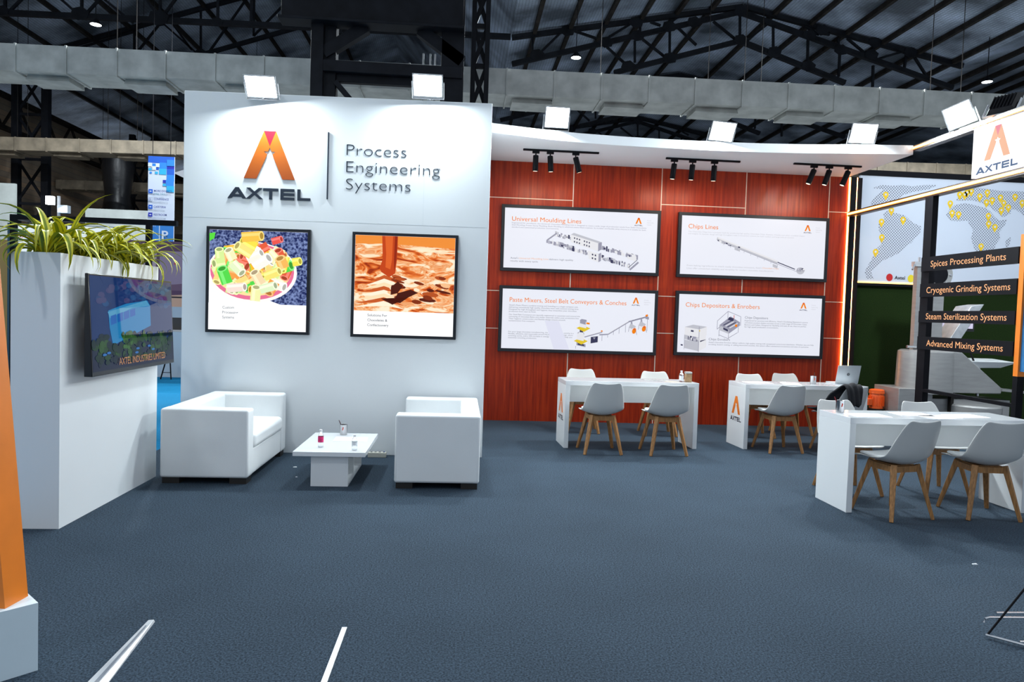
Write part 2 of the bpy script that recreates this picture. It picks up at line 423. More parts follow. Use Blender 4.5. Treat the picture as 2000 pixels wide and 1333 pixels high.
def ell(cx, cy, a, b, ang=0, n=18):
    return [(cx + a * math.cos(k * 2 * PI / n) * math.cos(ang) - b * math.sin(k * 2 * PI / n) * math.sin(ang), cy + a * math.cos(k * 2 * PI / n) * math.sin(ang) + b * math.sin(k * 2 * PI / n) * math.cos(ang)) for k in range(n)]
def denim():
    M = glow('lit_denim_print', (.02, .04, .2), 1.0); nt = M.node_tree; b = nt.nodes['Principled BSDF']
    tc = nt.nodes.new('ShaderNodeTexCoord'); n = nt.nodes.new('ShaderNodeTexNoise'); n.inputs['Scale'].default_value = 45; n.inputs['Detail'].default_value = 5
    r = nt.nodes.new('ShaderNodeValToRGB'); e = r.color_ramp.elements
    e[0].position = .4; e[0].color = (.008, .015, .09, 1); e[1].position = .68; e[1].color = (.25, .33, .62, 1)
    nt.links.new(tc.outputs['Object'], n.inputs['Vector']); nt.links.new(n.outputs['Fac'], r.inputs[0]); nt.links.new(r.outputs[0], b.inputs['Emission Color'])
    return M
fl([(.03, .30), (1.01, .30), (1.01, 1.04), (.03, 1.04)], None, M=denim())
fl([(.03, .30), (.75, .30), (.55, .37), (.12, .60), (.03, .62)], (.93, .95, 1.0))
for e_, c_ in ((ell(.46, .62, .45, .31, 0, 36), (.97, .93, .9)), (ell(.46, .63, .42, .29, 0, 36), (.80, .16, .30)), (ell(.46, .64, .39, .26, 0, 36), (.95, .75, .35))): fl([(max(.032, a), b) for a, b in e_], c_)
COLS = [(1, .55, .03), (1, .82, .08), (.98, .95, .55), (1, .97, .85), (.10, .75, .08), (.85, .12, .05), (1, .38, .08), (.95, .9, .75), (1, .78, .25), (.75, .95, .35)]
rp = random.Random(3)
def tubep(cx, cy, L, r, a, c):
    ca, sa = math.cos(a), math.sin(a)
    q = lambda u, v: (cx + u * ca - v * sa, cy + u * sa + v * ca)
    fl([q(-L, -r), q(L, -r), q(L, r), q(-L, r)], [k * .92 for k in c])
    fl([q(-L, r * .1), q(L, r * .1), q(L, r * .7), q(-L, r * .7)], [min(1, k * 1.0 + .12) for k in c])
    fl(ell(*q(L, 0), r * .55, r, a), [min(1, k + .15) for k in c]); fl(ell(*q(L, 0), r * .36, r * .68, a), [k * .45 for k in c])
for i in range(72):
    rr = math.sqrt(rp.random()); th = rp.random() * 2 * PI
    tubep(max(.135, .44 + .38 * rr * math.cos(th)), .67 + .25 * rr * math.sin(th), .05 + .03 * rp.random(), .042 + .016 * rp.random(), rp.random() * 2 * PI, COLS[rp.randrange(len(COLS))])
for cx, cy, L, r, a, c in ((.48, .78, .08, .045, .5, (1, .97, .85)), (.38, .84, .085, .05, 2.6, (1, .85, .25)), (.55, .72, .09, .055, .6, (1, .98, .9)), (.76, .72, .055, .055, 2.0, (1, .52, .12)), (.90, .74, .04, .042, .2, (.98, .85, .1)), (.31, .66, .07, .05, -.8, (.85, .97, .6)), (.52, .56, .07, .052, 2.1, (.98, .75, .45)), (.66, .61, .08, .045, .4, (1, .85, .2)), (.50, .40, .07, .05, 1.5, (.96, .95, .45)), (.30, .46, .09, .045, .1, (1, .8, .7)), (.62, .47, .08, .045, .3, (.8, .95, .6)), (.70, .95, .05, .035, .3, (.9, .1, .08)), (.45, .98, .1, .05, .1, (1, .6, .08))):
    tubep(cx, cy, L, r, a, c)
fl([(.03, 1.0), (.03, .92), (.08, .95), (.09, 1.01)], (.1, .7, .05))
fl([(.03, .03), (1.01, .03), (1.01, .30), (.03, .30)], None, M=PWHITE)
mb.build('picture', t)
mb = MB()
for k, b_ in enumerate(('Custom', 'Processing', 'Systems')):
    text_on(mb, b_, G((.20, .22, .24)), (.17, yp - .0085, .245 - .05 * k), X, Z, .026, offset=.02)
mb.build('lettering', t)

t = thing('poster_lightbox', 'backlit square poster of liquid chocolate being poured', 'poster', wpt(-1.115, 1.222), WA)
UMAX = 1.044; yp = frame_parts(t, 1.075, H1, .03, .045, PWHITE)
def choc():
    M = glow('lit_chocolate_print', (.5, .1, .02), 1.0); nt = M.node_tree; b = nt.nodes['Principled BSDF']
    tc = nt.nodes.new('ShaderNodeTexCoord'); mp = nt.nodes.new('ShaderNodeMapping'); mp.inputs['Scale'].default_value = (1.3, 1, 3.6)
    n = nt.nodes.new('ShaderNodeTexNoise'); n.inputs['Scale'].default_value = 2.6; n.inputs['Detail'].default_value = 2.5; n.inputs['Distortion'].default_value = 1.6
    r = nt.nodes.new('ShaderNodeValToRGB'); e = r.color_ramp.elements
    e[0].position = .33; e[0].color = (.30, .025, .004, 1); e[1].position = .62; e[1].color = (1, .86, .66, 1)
    for p, c in ((.40, (.62, .10, .012)), (.45, (.85, .24, .05)), (.49, (.95, .55, .28)), (.53, (.80, .28, .08)), (.57, (1, .72, .45))):
        x = e.new(p); x.color = (*c, 1)
    nt.links.new(tc.outputs['Object'], mp.inputs[0]); nt.links.new(mp.outputs[0], n.inputs['Vector']); nt.links.new(n.outputs['Fac'], r.inputs[0]); nt.links.new(r.outputs[0], b.inputs['Emission Color'])
    return M
mb = MB(); lay = [0]
fl([(.03, .27), (1.045, .27), (1.045, 1.04), (.03, 1.04)], None, M=choc())
fl([(.03, .95), (.35, .96), (1.045, .93), (1.045, 1.04), (.03, 1.04)], (.85, .27, .04))
for k in range(5): fl(ell(.75 + .06 * k - .12 * (k % 2), .93 - .012 * k, .16, .006), (1, .8, .55))
for k in range(9):   # folds below the stream
    y = .66 - .038 * k; w = .10 + .035 * k
    c = [(.98, .72, .45), (.55, .10, .02), (1, .85, .65)][k % 3]
    fl([(.32 - w, y - .05), (.33, y + .02), (.43, y - .01), (.43 + w * .3, y - .06), (.36, y - .03)], c)
fl([(.30, 1.04), (.46, 1.04), (.455, .80), (.44, .66), (.38, .62), (.30, .67), (.28, .71), (.31, .80)], (.52, .055, .008))
fl([(.33, 1.04), (.41, 1.04), (.405, .80), (.39, .70), (.34, .72), (.345, .85)], (.72, .12, .02))
fl([(.43, 1.04), (.455, 1.04), (.45, .80), (.43, .68), (.425, .80)], (.28, .02, .004))
for k in range(26):
    cx, cy = .42 + .55 * rp.random() ** 1.2, .36 + .28 * rp.random()
    fl(ell(cx, cy, .03 + .07 * rp.random(), .012 + .014 * rp.random(), -.35 + .3 * rp.random(), 10), [(.10, .012, .004), (.22, .03, .006), (1, .8, .58), (.45, .08, .015), (.9, .5, .25)][rp.randrange(5)])
fl([(.30, .40), (.42, .34), (.47, .46), (.60, .50), (.68, .47), (.58, .42), (.50, .36), (.40, .37)], (.06, .008, .004))
fl([(.40, .52), (.47, .58), (.52, .53), (.47, .46), (.40, .44)], (.07, .01, .004))
fl([(.03, .03), (1.045, .03), (1.045, .27), (.03, .27)], None, M=PWHITE)
mb.build('picture', t)
mb = MB()
for k, b_ in enumerate(('Solutions For', 'Chocolates &', 'Confectionery')):
    text_on(mb, b_, G((.14, .15, .17)), (.17, yp - .0085, .215 - .05 * k), X, Z, .026, offset=.02)
mb.build('lettering', t)

# ------------------------------------------------------------------ four wide lightboxes on the wood wall
TO = glow('lit_orange_print', (.88, .23, .008), .90, .7, .02)
TG = glow('lit_grey_print', (.24, .25, .32), .8)
TL = glow('lit_pale_print', (.58, .59, .66), .8)
TS = glow('lit_salmon_print', (.95, .50, .28), .8)
TD = glow('lit_slate_print', (.05, .05, .12), .7)
TM = glow('lit_midgrey_print', (.36, .36, .46), .8)
TY = glow('lit_yellow_print', (.85, .62, .03), .8)
TR = glow('lit_crimson_print', (.70, .08, .06), .8)
TB = glow('lit_nearwhite_print', (.84, .84, .88), .85)
PANEL = glow('lit_panel_white', (.86, .88, .97), .86)
def lightbox(label, x, z, W_, H_, title, tw, paras, draw, light=TG):
    t = thing('lightbox_panel', label, 'display', (x, 9.9, z))
    f = .045
    yp = frame_parts(t, W_, H_, f, .055, PANEL) - .0008
    g = lambda u, v: (u + f, v + f)
    mt = MB(); text_on(mt, title, TO, (f + .10, yp, f + (H_ - .09) * .785), X, Z, .062, tw); mt.build('heading', t)
    for (u, v, w, body, cap, M) in paras:
        mp = MB(); text_on(mp, body, M, (u + f, yp, v + f), X, Z, cap, w); mp.build('lettering', t)
    ml, mt2 = MB(), MB()
    cx = W_ - .36
    emblem(ml, mt2, TO, TR, (f + cx - .0, yp, H_ - .195), X, Z, .085, .0003)
    axtel(ml, TD, (f + cx - .06, yp, H_ - .225), X, Z, .12, .016, .0003)
    for k, b_ in enumerate(('Process', 'Engineering', 'Systems')): text_on(ml, b_, TL, (f + cx + .12, yp, H_ - .15 - k * .03), X, Z, .014, offset=-.005)
    for k in range(len(mt2.f)): pass
    ml.build('emblem', t); mt2.build('emblem_tip', t)
    md = MB(); cnt = [0]
    def d(poly, M):
        cnt[0] += .00004
        a = sum(poly[j][0] * poly[(j + 1) % len(poly)][1] - poly[(j + 1) % len(poly)][0] * poly[j][1] for j in range(len(poly)))
        md.flat(poly if a > 0 else poly[::-1], M, (f, yp, f), X, Z, .0002 + cnt[0])
    def ln(u0, v0, u1, v1, w, M):
        dx, dy = u1 - u0, v1 - v0; L = math.hypot(dx, dy); nx, ny = -dy / L * w / 2, dx / L * w / 2
        d([(u0 + nx, v0 + ny), (u0 - nx, v0 - ny), (u1 - nx, v1 - ny), (u1 + nx, v1 + ny)], M)
    draw(d, ln)
    md.build('picture', t)
    return t
rl = random.Random(11)
def line_detail(d, u0, v0, u1, v1, n, h):
    for k in range(n):
        s = (k + rl.random() * .6) / n; u = u0 + (u1 - u0) * s; v = v0 + (v1 - v0) * s
        w = .012 + .03 * rl.random(); hh = h * (.35 + .65 * rl.random()); dv = (v1 - v0) / (u1 - u0) * w; y = v + (h - hh) * rl.random()
        d([(u, y), (u + w, y + dv), (u + w, y + dv + hh), (u, y + hh)], [TD, TM, TM, TB, TL][rl.randrange(5)])
def draw1(d, ln):
    for (a, b, c, e) in ((.70, .46, 1.89, .12), (.585, .36, 1.78, .0)):
        line_detail(d, a, b, c, e + .045, 46, .075); line_detail(d, a, b, c, e + .045, 30, .05)
    ln(.60, .40, .73, .50, .02, TM); ln(1.78, .03, 1.90, .14, .025, TM); ln(1.76, .06, 1.88, .17, .008, TD)
    d([(.93, .49), (1.32, .385), (1.32, .27), (.93, .385)], TB); d([(.93, .49), (.97, .515), (1.37, .40), (1.32, .385)], TL); d([(1.32, .385), (1.37, .40), (1.37, .30), (1.32, .27)], TM)
    for k in range(6):
        u = .975 + .035 * k + (.035 if k > 2 else 0); v = .435 - .27 * (u - .97)
        for q in (0, -.05): d([(u, v + q), (u + .016, v + q - .004), (u + .016, v + q + .018), (u, v + q + .022)], TD)
    d([(1.19, .275), (1.33, .235), (1.33, .12), (1.19, .165)], TB); d([(1.33, .235), (1.365, .255), (1.365, .14), (1.33, .12)], TM)
    for k in range(2):
        for q in (0, -.05): d([(1.235 + .04 * k, .215 + q - .01 * k), (1.255 + .04 * k, .21 + q - .01 * k), (1.255 + .04 * k, .232 + q - .01 * k), (1.235 + .04 * k, .237 + q - .01 * k)], TD)
    d([(1.74, .27), (1.86, .235), (1.86, .15), (1.74, .185)], TB); d([(1.72, .26), (1.80, .24), (1.80, .21), (1.72, .23)], TM); d([(1.76, .235), (1.78, .23), (1.78, .21), (1.76, .215)], TD)
P1 = [(.10, .615, 1.90, 'Engineered for excellence, the Universal Chocolate Moulding Line is designed to meet a wide range of production needs from Solid Chocolates,', .018, TM),
      (.10, .585, 1.89, 'Shell Moulding, Frozen Stamp Moulding, Book Moulding to advanced centre filled creations. Its modular and flexible setup ensures it is suitable for both', .018, TM),
      (.10, .555, .66, 'standard and customised production environments.', .018, TM),
      (.095, .125, .11, "Axtel's", .024, TG), (.215, .125, .41, 'Universal Moulding Line', .024, TS), (.635, .125, .34, 'delivers high quality', .024, TG), (.095, .085, .39, 'results with every cycle.', .024, TG)]
lightbox('wide lightbox panel with a long moulding machine drawing, above the mixer panel', .53, 2.10, 2.243, .918, 'Universal Moulding Lines', .97, P1, draw1)
def draw2(d, ln):
    ln(.52, .52, 1.42, .21, .042, TL); ln(.53, .53, 1.42, .225, .022, TB); ln(.53, .492, 1.42, .185, .006, TM)
    line_detail(d, .52, .475, .75, .40, 9, .035)
    d([(.78, .41), (.86, .385), (.86, .345), (.78, .37)], TL); d([(1.35, .19), (1.42, .165), (1.42, .125), (1.35, .15)], TL)
    ln(1.42, .215, 1.68, .125, .012, TD); ln(1.42, .19, 1.70, .095, .006, TM); ln(.83, .41, .86, .405, .018, TD)
    d(ell(1.76, .105, .06, .05), TL); line_detail(d, 1.70, .09, 1.80, .10, 12, .05)
    for k in range(9): ln(.62 + .1 * k, .455 - .034 * k, .62 + .1 * k, .43 - .034 * k, .004, TM)
P2 = [(.10, .595, 1.70, 'The Chocolate Chips Line is purpose built for producing high quality Chocolate Chips, Buttons, Chunks and other moulded shapes', .016, TL),
      (.10, .565, 1.55, 'and weights. Its modular design and high throughput make it the perfect solution for both medium and large scale production.', .016, TL),
      (.10, .115, .99, 'From baking ingredients to snack ready chocolate inclusions,', .022, TL), (1.10, .115, .09, "Axtel's", .022, TL), (1.20, .115, .24, 'Chocolate Chips', .022, TS), (.10, .075, 1.27, 'Lines offer unmatched reliability and versatility for modern chocolate manufacturers.', .022, TL)]
lightbox('wide lightbox panel with one thin conveyor running diagonally, in the upper row', 3.03, 2.10, 2.20, .915, 'Chips Lines', .43, P2, draw2)
def draw3(d, ln):
    d([(.60, .40), (.80, .40), (.96, .005), (.74, .005)], glow('lit_lavender_print', (.78, .79, .93), .86))
    def mixer(u, v, s):
        d([(u - .09 * s, v), (u + .02 * s, v - .05 * s), (u + .11 * s, v), (u, v + .045 * s)], TY)
        d([(u - .05 * s, v + .02), (u + .05 * s, v), (u + .055 * s, v + .09 * s), (u - .045 * s, v + .11 * s)], TB)
        d([(u - .045 * s, v + .11 * s), (u + .055 * s, v + .09 * s), (u + .05 * s, v + .12 * s), (u - .02 * s, v + .13 * s)], TM)
    d([(1.06, .11), (1.19, .085), (1.19, .045), (1.06, .07)], TM); d([(1.08, .10), (1.17, .08), (1.17, .06), (1.08, .075)], TD)
    mixer(1.11, .13, 1.0); d([(1.10, .25), (1.15, .245), (1.145, .31), (1.10, .31)], TD); d([(1.07, .20), (1.17, .19), (1.15, .25), (1.09, .255)], TB)
    mixer(1.14, .31, 1.0); d([(1.10, .38), (1.18, .36), (1.18, .415), (1.10, .43)], TM); d([(1.19, .37), (1.24, .365), (1.235, .39), (1.19, .395)], TO)
    ln(1.17, .19, 1.42, .265, .02, TM); ln(1.17, .197, 1.42, .272, .006, TB); d([(1.40, .27), (1.43, .27), (1.42, .29), (1.40, .285)], TO)
    d([(1.22, .17), (1.37, .20), (1.37, .12), (1.22, .09)], TB); d([(1.26, .19), (1.36, .205), (1.36, .12), (1.26, .10)], TD); d([(1.29, .185), (1.33, .19), (1.31, .155)], TM)
    ln(1.38, .225, 1.50, .235, .018, TM); ln(1.50, .235, 1.79, .42, .020, TM); ln(1.50, .243, 1.79, .428, .006, TB); ln(1.79, .42, 2.06, .50, .018, TM); ln(1.79, .427, 2.06, .507, .005, TD)
    d([(2.03, .50), (2.07, .51), (2.06, .535), (2.03, .525)], TO); d([(2.03, .47), (2.08, .46), (2.08, .50), (2.03, .50)], TM)
    for u, v0, v1 in ((1.42, .23, .14), (1.50, .225, .19), (1.58, .28, .23), (1.66, .33, .25), (1.75, .39, .27), (2.06, .47, .30), (1.05, .06, .02)): ln(u, v0, u, v1, .006, TM)
    for u, v in ((1.85, .34), (1.99, .375)):
        ln(u - .02, v + .10, u - .01, v + .03, .022, TM)
        d([(u - .055, v), (u + .02, v - .03), (u + .05, v + .02), (u - .03, v + .06)], TL); d([(u - .05, v - .03), (u + .02, v - .09), (u + .07, v - .08), (u + .03, v)], TB)
        d(ell(u + .025, v - .045, .028, .042, -.3), TO); d([(u + .01, v - .02), (u + .045, v - .04), (u + .03, v - .01)], TR); ln(u + .05, v - .04, u + .065, v - .1, .006, TM); ln(u - .05, v, u - .055, v - .06, .006, TM)
P3 = []
for k, (w, b_) in enumerate(((.97, "Axtel's Paste Mixers combine mixing and kneading in a single compact unit,"), (.98, 'delivering consistently high quality chocolate mass with minimal mixing time.'), (.95, 'Designed for high throughput and hygiene, they streamline your chocolate'), (.38, 'production from start to finish.'))): P3.append((.095, .595 - .029 * k, w, b_, .019, TG))
for k, (w, b_) in enumerate(((1.0, 'Our Steel Belt Conveyors are specially engineered to automate and control the'), (.99, 'conveying of chocolate flakes and similar materials within your production line.'), (.80, 'Their hygienic construction and flexible design ensure smooth,'), (.37, 'contamination free transport.'))): P3.append((.095, .465 - .029 * k, w, b_, .019, TG))
for k, (w, b_) in enumerate(((.92, 'For your large chocolate manufacturing, the Axtel high shear conche is a'), (.91, 'flexible, effective, and reasonably priced Machine. Hygienic design, short'), (.90, 'conching cycles, and a 10% increase in energy efficiency can all help you'), (.40, 'maximise conching production.'))): P3.append((.095, .225 - .028 * k, w, b_, .019, TG))
lightbox('wide lightbox panel with yellow mixers and a rising conveyor, in the lower row', .533, .978, 2.245, .92, 'Paste Mixers, Steel Belt Conveyors & Conches', 1.65, P3, draw3)
def draw4(d, ln):
    # depositor
    d([(.60, .40), (.74, .34), (.90, .45), (.76, .53)], TM)
    for k in range(4): ln(.66 + .03 * k, .40 - .012 * k, .78 + .03 * k, .47 - .012 * k, .012, [TD, TB][k % 2])
    d([(.72, .48), (.80, .46), (.81, .50), (.74, .52)], TD); d([(.60, .40), (.74, .34), (.74, .28), (.60, .33)], TL); d([(.66, .37), (.73, .34), (.73, .31), (.66, .34)], TD); d([(.74, .34), (.90, .45), (.90, .40), (.74, .28)], TM)
    for a in ((.57, .46, .72, .60), (.72, .60, .91, .53), (.91, .53, .91, .40), (.57, .46, .57, .34), (.72, .60, .72, .50), (.57, .34, .72, .48), (.60, .33, .60, .24), (.74, .28, .74, .20), (.88, .38, .88, .30), (.60, .26, .74, .21), (.74, .22, .87, .30)): ln(*a, .007, TM)
    d(ell(.845, .40, .018, .02), TO); ln(.81, .50, .81, .55, .008, TR)
    # enrober
    d([(.10, .36), (.31, .33), (.31, .21), (.10, .25)], TB); d([(.10, .36), (.22, .395), (.42, .37), (.31, .33)], TL); d([(.31, .33), (.42, .37), (.42, .25), (.31, .21)], TB)
    d([(.19, .32), (.23, .315), (.23, .29), (.19, .295)], TD); d([(.10, .25), (.31, .21), (.31, .13), (.10, .19)], TL)
    line_detail(d, .15, .17, .30, .15, 16, .07); d([(.31, .24), (.41, .27), (.41, .17), (.31, .14)], TB); d([(.33, .17), (.41, .19), (.41, .16), (.33, .15)], TD)
    d([(.10, .18), (.31, .14), (.31, .02), (.10, .06)], TL); d([(.31, .14), (.42, .19), (.42, .08), (.31, .02)], TB)
    ln(.31, .37, .31, .01, .008, TM); ln(.10, .25, .10, .04, .005, TM); ln(.315, .30, .315, .32, .012, TY); d([(.05, .115), (.08, .11), (.08, .09), (.05, .095)], TD)
P4 = [(.97, .505, .34, 'Chips Depositors', .034, TG), (.455, .180, .31, 'Chips Enrobers', .034, TG)]
for k, (w, b_) in enumerate(((.93, "Engineered for accuracy and efficiency, Axtel's Oscillating Depositors ensure"), (.92, 'consistent product shapes and sizes across a wide range of Chocolate Chips,'), (.91, 'Buttons and Callets. Designed for flexibility and ease of use, they are perfect'), (.50, 'for high speed production environments.'))): P4.append((.97, .468 - .030 * k, w, b_, .019, TG))
for k, (w, b_) in enumerate(((1.55, "Axtel's Chocolate Enrobers deliver uniform, high quality coating with exceptional control and cleanliness. Whether you are fully"), (1.48, 'enrobing, bottom coating, or adding decorative touches, this system offers unmatched consistency and ease of operation.'))): P4.append((.455, .143 - .030 * k, w, b_, .019, TG))
lightbox('wide lightbox panel with two boxy machines, below the diagonal conveyor panel', 3.037, .992, 2.187, .915, 'Chips Depositors & Enrobers', 1.08, P4, draw4)

# ------------------------------------------------------------------ floodlights
def floodlight(label, loc, d, group='white LED floodlights along the booth top', foot=None, w=.30, h=.255, power=1.0, spin=0.0):
    t = thing('floodlight', label, 'floodlight', loc, 0, group)
    d = Vector(d).normalized(); a = d.cross(Vector((0, 0, 1))).normalized(); b = a.cross(d)
    if spin:
        R = Matrix.Rotation(spin, 3, d); a = R @ a; b = R @ b
    R = Matrix((a, b, -d)).transposed().to_4x4()      # local x = a, y = b, z = back
    def put(o): o.matrix_basis = R
    mb = MB()
    mb.hexa([(-w / 2, -h / 2, 0), (w / 2, -h / 2, 0), (w / 2, h / 2, 0), (-w / 2, h / 2, 0)], [(-w * .36, -h * .36, .05), (w * .36, -h * .36, .05), (w * .36, h * .36, .05), (-w * .36, h * .36, .05)], BLACKM)
    for k in range(7): mb.box(-w * .33 + k * w * .11 - .003, -w * .33 + k * w * .11 + .003, -h * .33, h * .33, .045, .068, BLACKM)
    q = .012
    for (x0, x1, y0, y1) in ((-w / 2, w / 2, -h / 2, -h / 2 + q), (-w / 2, w / 2, h / 2 - q, h / 2), (-w / 2, -w / 2 + q, -h / 2, h / 2), (w / 2 - q, w / 2, -h / 2, h / 2)): mb.box(x0, x1, y0, y1, -.008, 0, ALU)
    o = mb.build('housing', t); put(o)
    o = MB().box(-w / 2 + q, w / 2 - q, -h / 2 + q, h / 2 - q, -.005, -.001, LENS).build('lens', t); put(o)
    mb = MB(); bw = w / 2 + .012
    mb.box(-bw, -bw + .006, -h * .62, .02, .012, .035, ALU); mb.box(bw - .006, bw, -h * .62, .02, .012, .035, ALU); mb.box(-bw, bw, -h * .62 - .006, -h * .62, .012, .035, ALU)
    o = mb.build('bracket', t); put(o)
    if foot:
        pb = R @ Vector((0, -h * .62, .024)); mb = MB(); mb.beam(pb, Vector(foot) - Vector(loc), .03, .006, ALU); mb.build('arm', t)
    area('flood_lamp', tuple(d * .012), d, w - .03, FLOOD_W * power, (.84, .95, 1.0), t, 'RECTANGLE', h - .03)
    # light stays aligned with the lens
    bpy.data.objects[t.children[-1].name].rotation_quaternion = R.to_3x3().to_quaternion()
    return t
floodlight('white floodlight on the white wall top, above the orange emblem', (-2.03, 7.26, 3.675), (.10, -.62, -.78), foot=(-2.03, 7.42, 3.655), spin=.06, power=.5)
floodlight('white floodlight on the white wall top, above the slogan', (-.39, 7.20, 3.755), (0, -.64, -.76), foot=(-.385, 7.36, 3.655), spin=.0, power=.5)
floodlight('white floodlight on the canopy beside the white wall', (1.09, 8.55, 3.88), (.02, -.85, -.45), foot=(1.09, 8.72, 3.738))
floodlight('white floodlight on the middle of the canopy front', (3.17, 8.66, 3.845), (-.15, -.80, -.6), foot=(3.17, 8.80, 3.738), spin=-.12)
floodlight('white floodlight on the canopy corner by the LED beam', (4.88, 8.48, 3.865), (-.3, -.75, -.6), foot=(4.9, 8.62, 3.738), spin=-.1)
floodlight('white floodlight clamped on the upper LED beam over the lit sign', (5.47, 7.60, 3.875), (-.80, -.52, -.35), foot=(5.54, 7.62, 3.735), spin=.25, power=.7)

floodlight('black-backed floodlight on the LED beam, turned away towards the machine', (5.62, 7.12, 3.86), (.75, .35, -.56), foot=(5.55, 7.12, 3.737))

# ------------------------------------------------------------------ track spotlights under the canopy
def track(label, x0, x1, y, xs, leans):
    t = thing('track_light', label, 'track light', ((x0 + x1) / 2, y, 3.621), 0, 'black track lights under the canopy')
    L = (x1 - x0) / 2; cx = (x0 + x1) / 2
    MB().box(-L, L, -.018, .018, -.022, 0, BLACK).build('track', t, bevel=.003)
    for x, ln in zip(xs, leans):
        u = x - cx
        mb = MB(); mb.box(u - .045, u + .045, -.017, .017, -.052, -.022, BLACK); mb.tube([(u, 0, -.05), (u, 0, -.085)], .009, BLACK, 10)
        a = mb.build('adapter', t)
        d = Vector((ln, .12, -1)).normalized(); p = Vector((u, 0, -.085))
        mb = MB(); mb.tube([p - d * .01, p, p + d * .185, p + d * .19], [.030, .036, .036, .034], BLACKM, 20)
        h = mb.build('spot_head', t, smooth=40)
        mb = MB(); mb.tube([p + d * .1901, p + d * .1905], .027, mat('lit_spot_lens', (.5, .45, .35), .2, emit=(1, .85, .6), es=3), 16); mb.build('lens', h)
    for x, ln in zip(xs, leans):
        area('track_lamp', (x - cx, .12 * .2, -.29), (ln, .25, -1), .05, TRACK_W, (1.0, .80, .58), t)
    return t
track('black track rail with three spots, beside the white wall', .74, 1.72, 9.12, (.905, 1.09, 1.42), (0, .09, .32))
track('black track rail with three spots, at the middle of the canopy', 2.63, 3.63, 9.22, (2.745, 2.99, 3.285), (-.07, -.03, 0))
track('black track rail with three spots, at the canopy end by the LED beams', 4.34, 5.27, 9.17, (4.62, 4.83, 5.09), (-.34, -.26, -.36))

# ------------------------------------------------------------------ side frame of LED beams, lit sign, boards
def side_beam(label, y0, y1, z, h):
    t = thing('led_beam', label, 'beam', (5.5, y0, z))
    MB().box(0, .09, 0, y1 - y0, -.035, .035, mat('dark_brown_beam', (.03, .014, .010), .4)).build('beam', t)
    MB().box(-.012, 0, 0, y1 - y0, -.008, .009, WARMW).build('led_strip', t)
    mb = MB(); mb.box(-.009, 0, 0, y1 - y0, .009, .019, WARM); mb.box(-.009, 0, 0, y1 - y0, -.018, -.008, WARM); mb.build('glow_edge', t)  # emissive edges imitate the LED's orange glow on the beam body
side_beam('overhead LED-lined beam running from the canopy corner over the lit sign', 4.2, 8.425, 3.70, .05)
side_beam('LED-lined beam running below the lit sign from the wood wall', 4.2, 9.86, 3.085, .05)
t = thing('sign_lightbox', 'backlit white sign with emblem hung between two LED beams', 'sign', (5.48, 7.37, 3.13))
SG = mat('lit_sign_face', (.3, .3, .3), .8, emit=(1, .97, 1), es=.80, spec=0.0)
MB().box(.0, .06, -.69, 0, 0, .53, SG).build('panel', t)
Un, Vn = Vector((0, -1, 0)), Vector((0, 0, 1))
E1 = glow('lit_peach_print', (1.0, .56, .38), .72, .9, 0.0); E2 = glow('lit_rose_print', (.88, .32, .38), .76, .9, 0.0); E3 = glow('lit_greyblue_print', (.14, .20, .33), .7, .9, 0.0)
mb, tp = MB(), MB(); emblem(mb, tp, E1, E2, (-.0005, -.355, .152), Un, Vn, .335, .002); mb.build('emblem', t); tp.build('emblem_tip', t)
mb = MB(); axtel(mb, E3, (-.0005, -.065, .025), Un, Vn, .575, .072, .002); mb.build('lettering', t)
# post and four cut-out boards
t = thing('signpost', 'tall black steel post carrying the four lettered boards', 'post', (5.5, 8.08, 0))
MB().box(0, .07, -.07, .07, 0, 3.05, BLACKM).build('post', t)
MB().box(.0, .05, -1.44, -.07, .735, .772, BLACKM).build('rail', t)
CUT = mat('lit_cut_lettering', (.10, .06, .04), .6, emit=(1, .46, .20), es=.85, spec=.1)
for body, z0, z1, yw0, w, lab in (('Spices Processing Plants', 2.165, 2.333, 7.95, 1.15, 'first black board down the post, lettered for spices'),
                            ('Cryogenic Grinding Systems', 1.862, 2.018, 8.0, 1.28, 'second black board down the post, lettered for cryogenic grinding'),
                            ('Steam Sterilization Systems', 1.560, 1.697, 7.985, 1.24, 'third black board down the post, lettered for steam sterilization'),
                            ('Advanced Mixing Systems', 1.243, 1.393, 7.95, 1.18, 'lowest black board on the post, lettered for advanced mixing')):
    t = thing('sign_board', lab, 'sign', (5.485, 8.12, z0), 0, 'black boards with glowing cut-out lettering')
    MB().box(-.012, .012, -1.48, 0, 0, z1 - z0, BLACK).build('board', t)
    mb = MB(); text_on(mb, body, CUT, (-.0125, yw0 - 8.12, (z1 - z0) * .28), Un, Vn, .072, w, t=.0); mb.build('lettering', t)
t = thing('signpost', 'orange and blue upright panel at the far end of the boards', 'post', (5.5, 6.60, 0))
MB().box(-.02, .05, -.03, .03, 1.05, 2.45, ORANGE).build('post', t)
MB().box(0, .02, -.60, -.03, 1.1, 2.33, mat('blue_banner', (.02, .16, .38), .5, var=.4, vscale=4)).build('banner', t)
MB().box(-.02, .05, -.03, .03, 0, 1.05, BLACKM).build('leg', t)
t = MB().box(4.80, 4.85, 5.42, 5.45, 0, 1.28, mat('white_enamel', (.75, .78, .82), .4)).build('display_stand', loc=(4.82, 5.43, 0))
tag(t, 'slim white upright of a display stand beside the front meeting table', 'display stand')

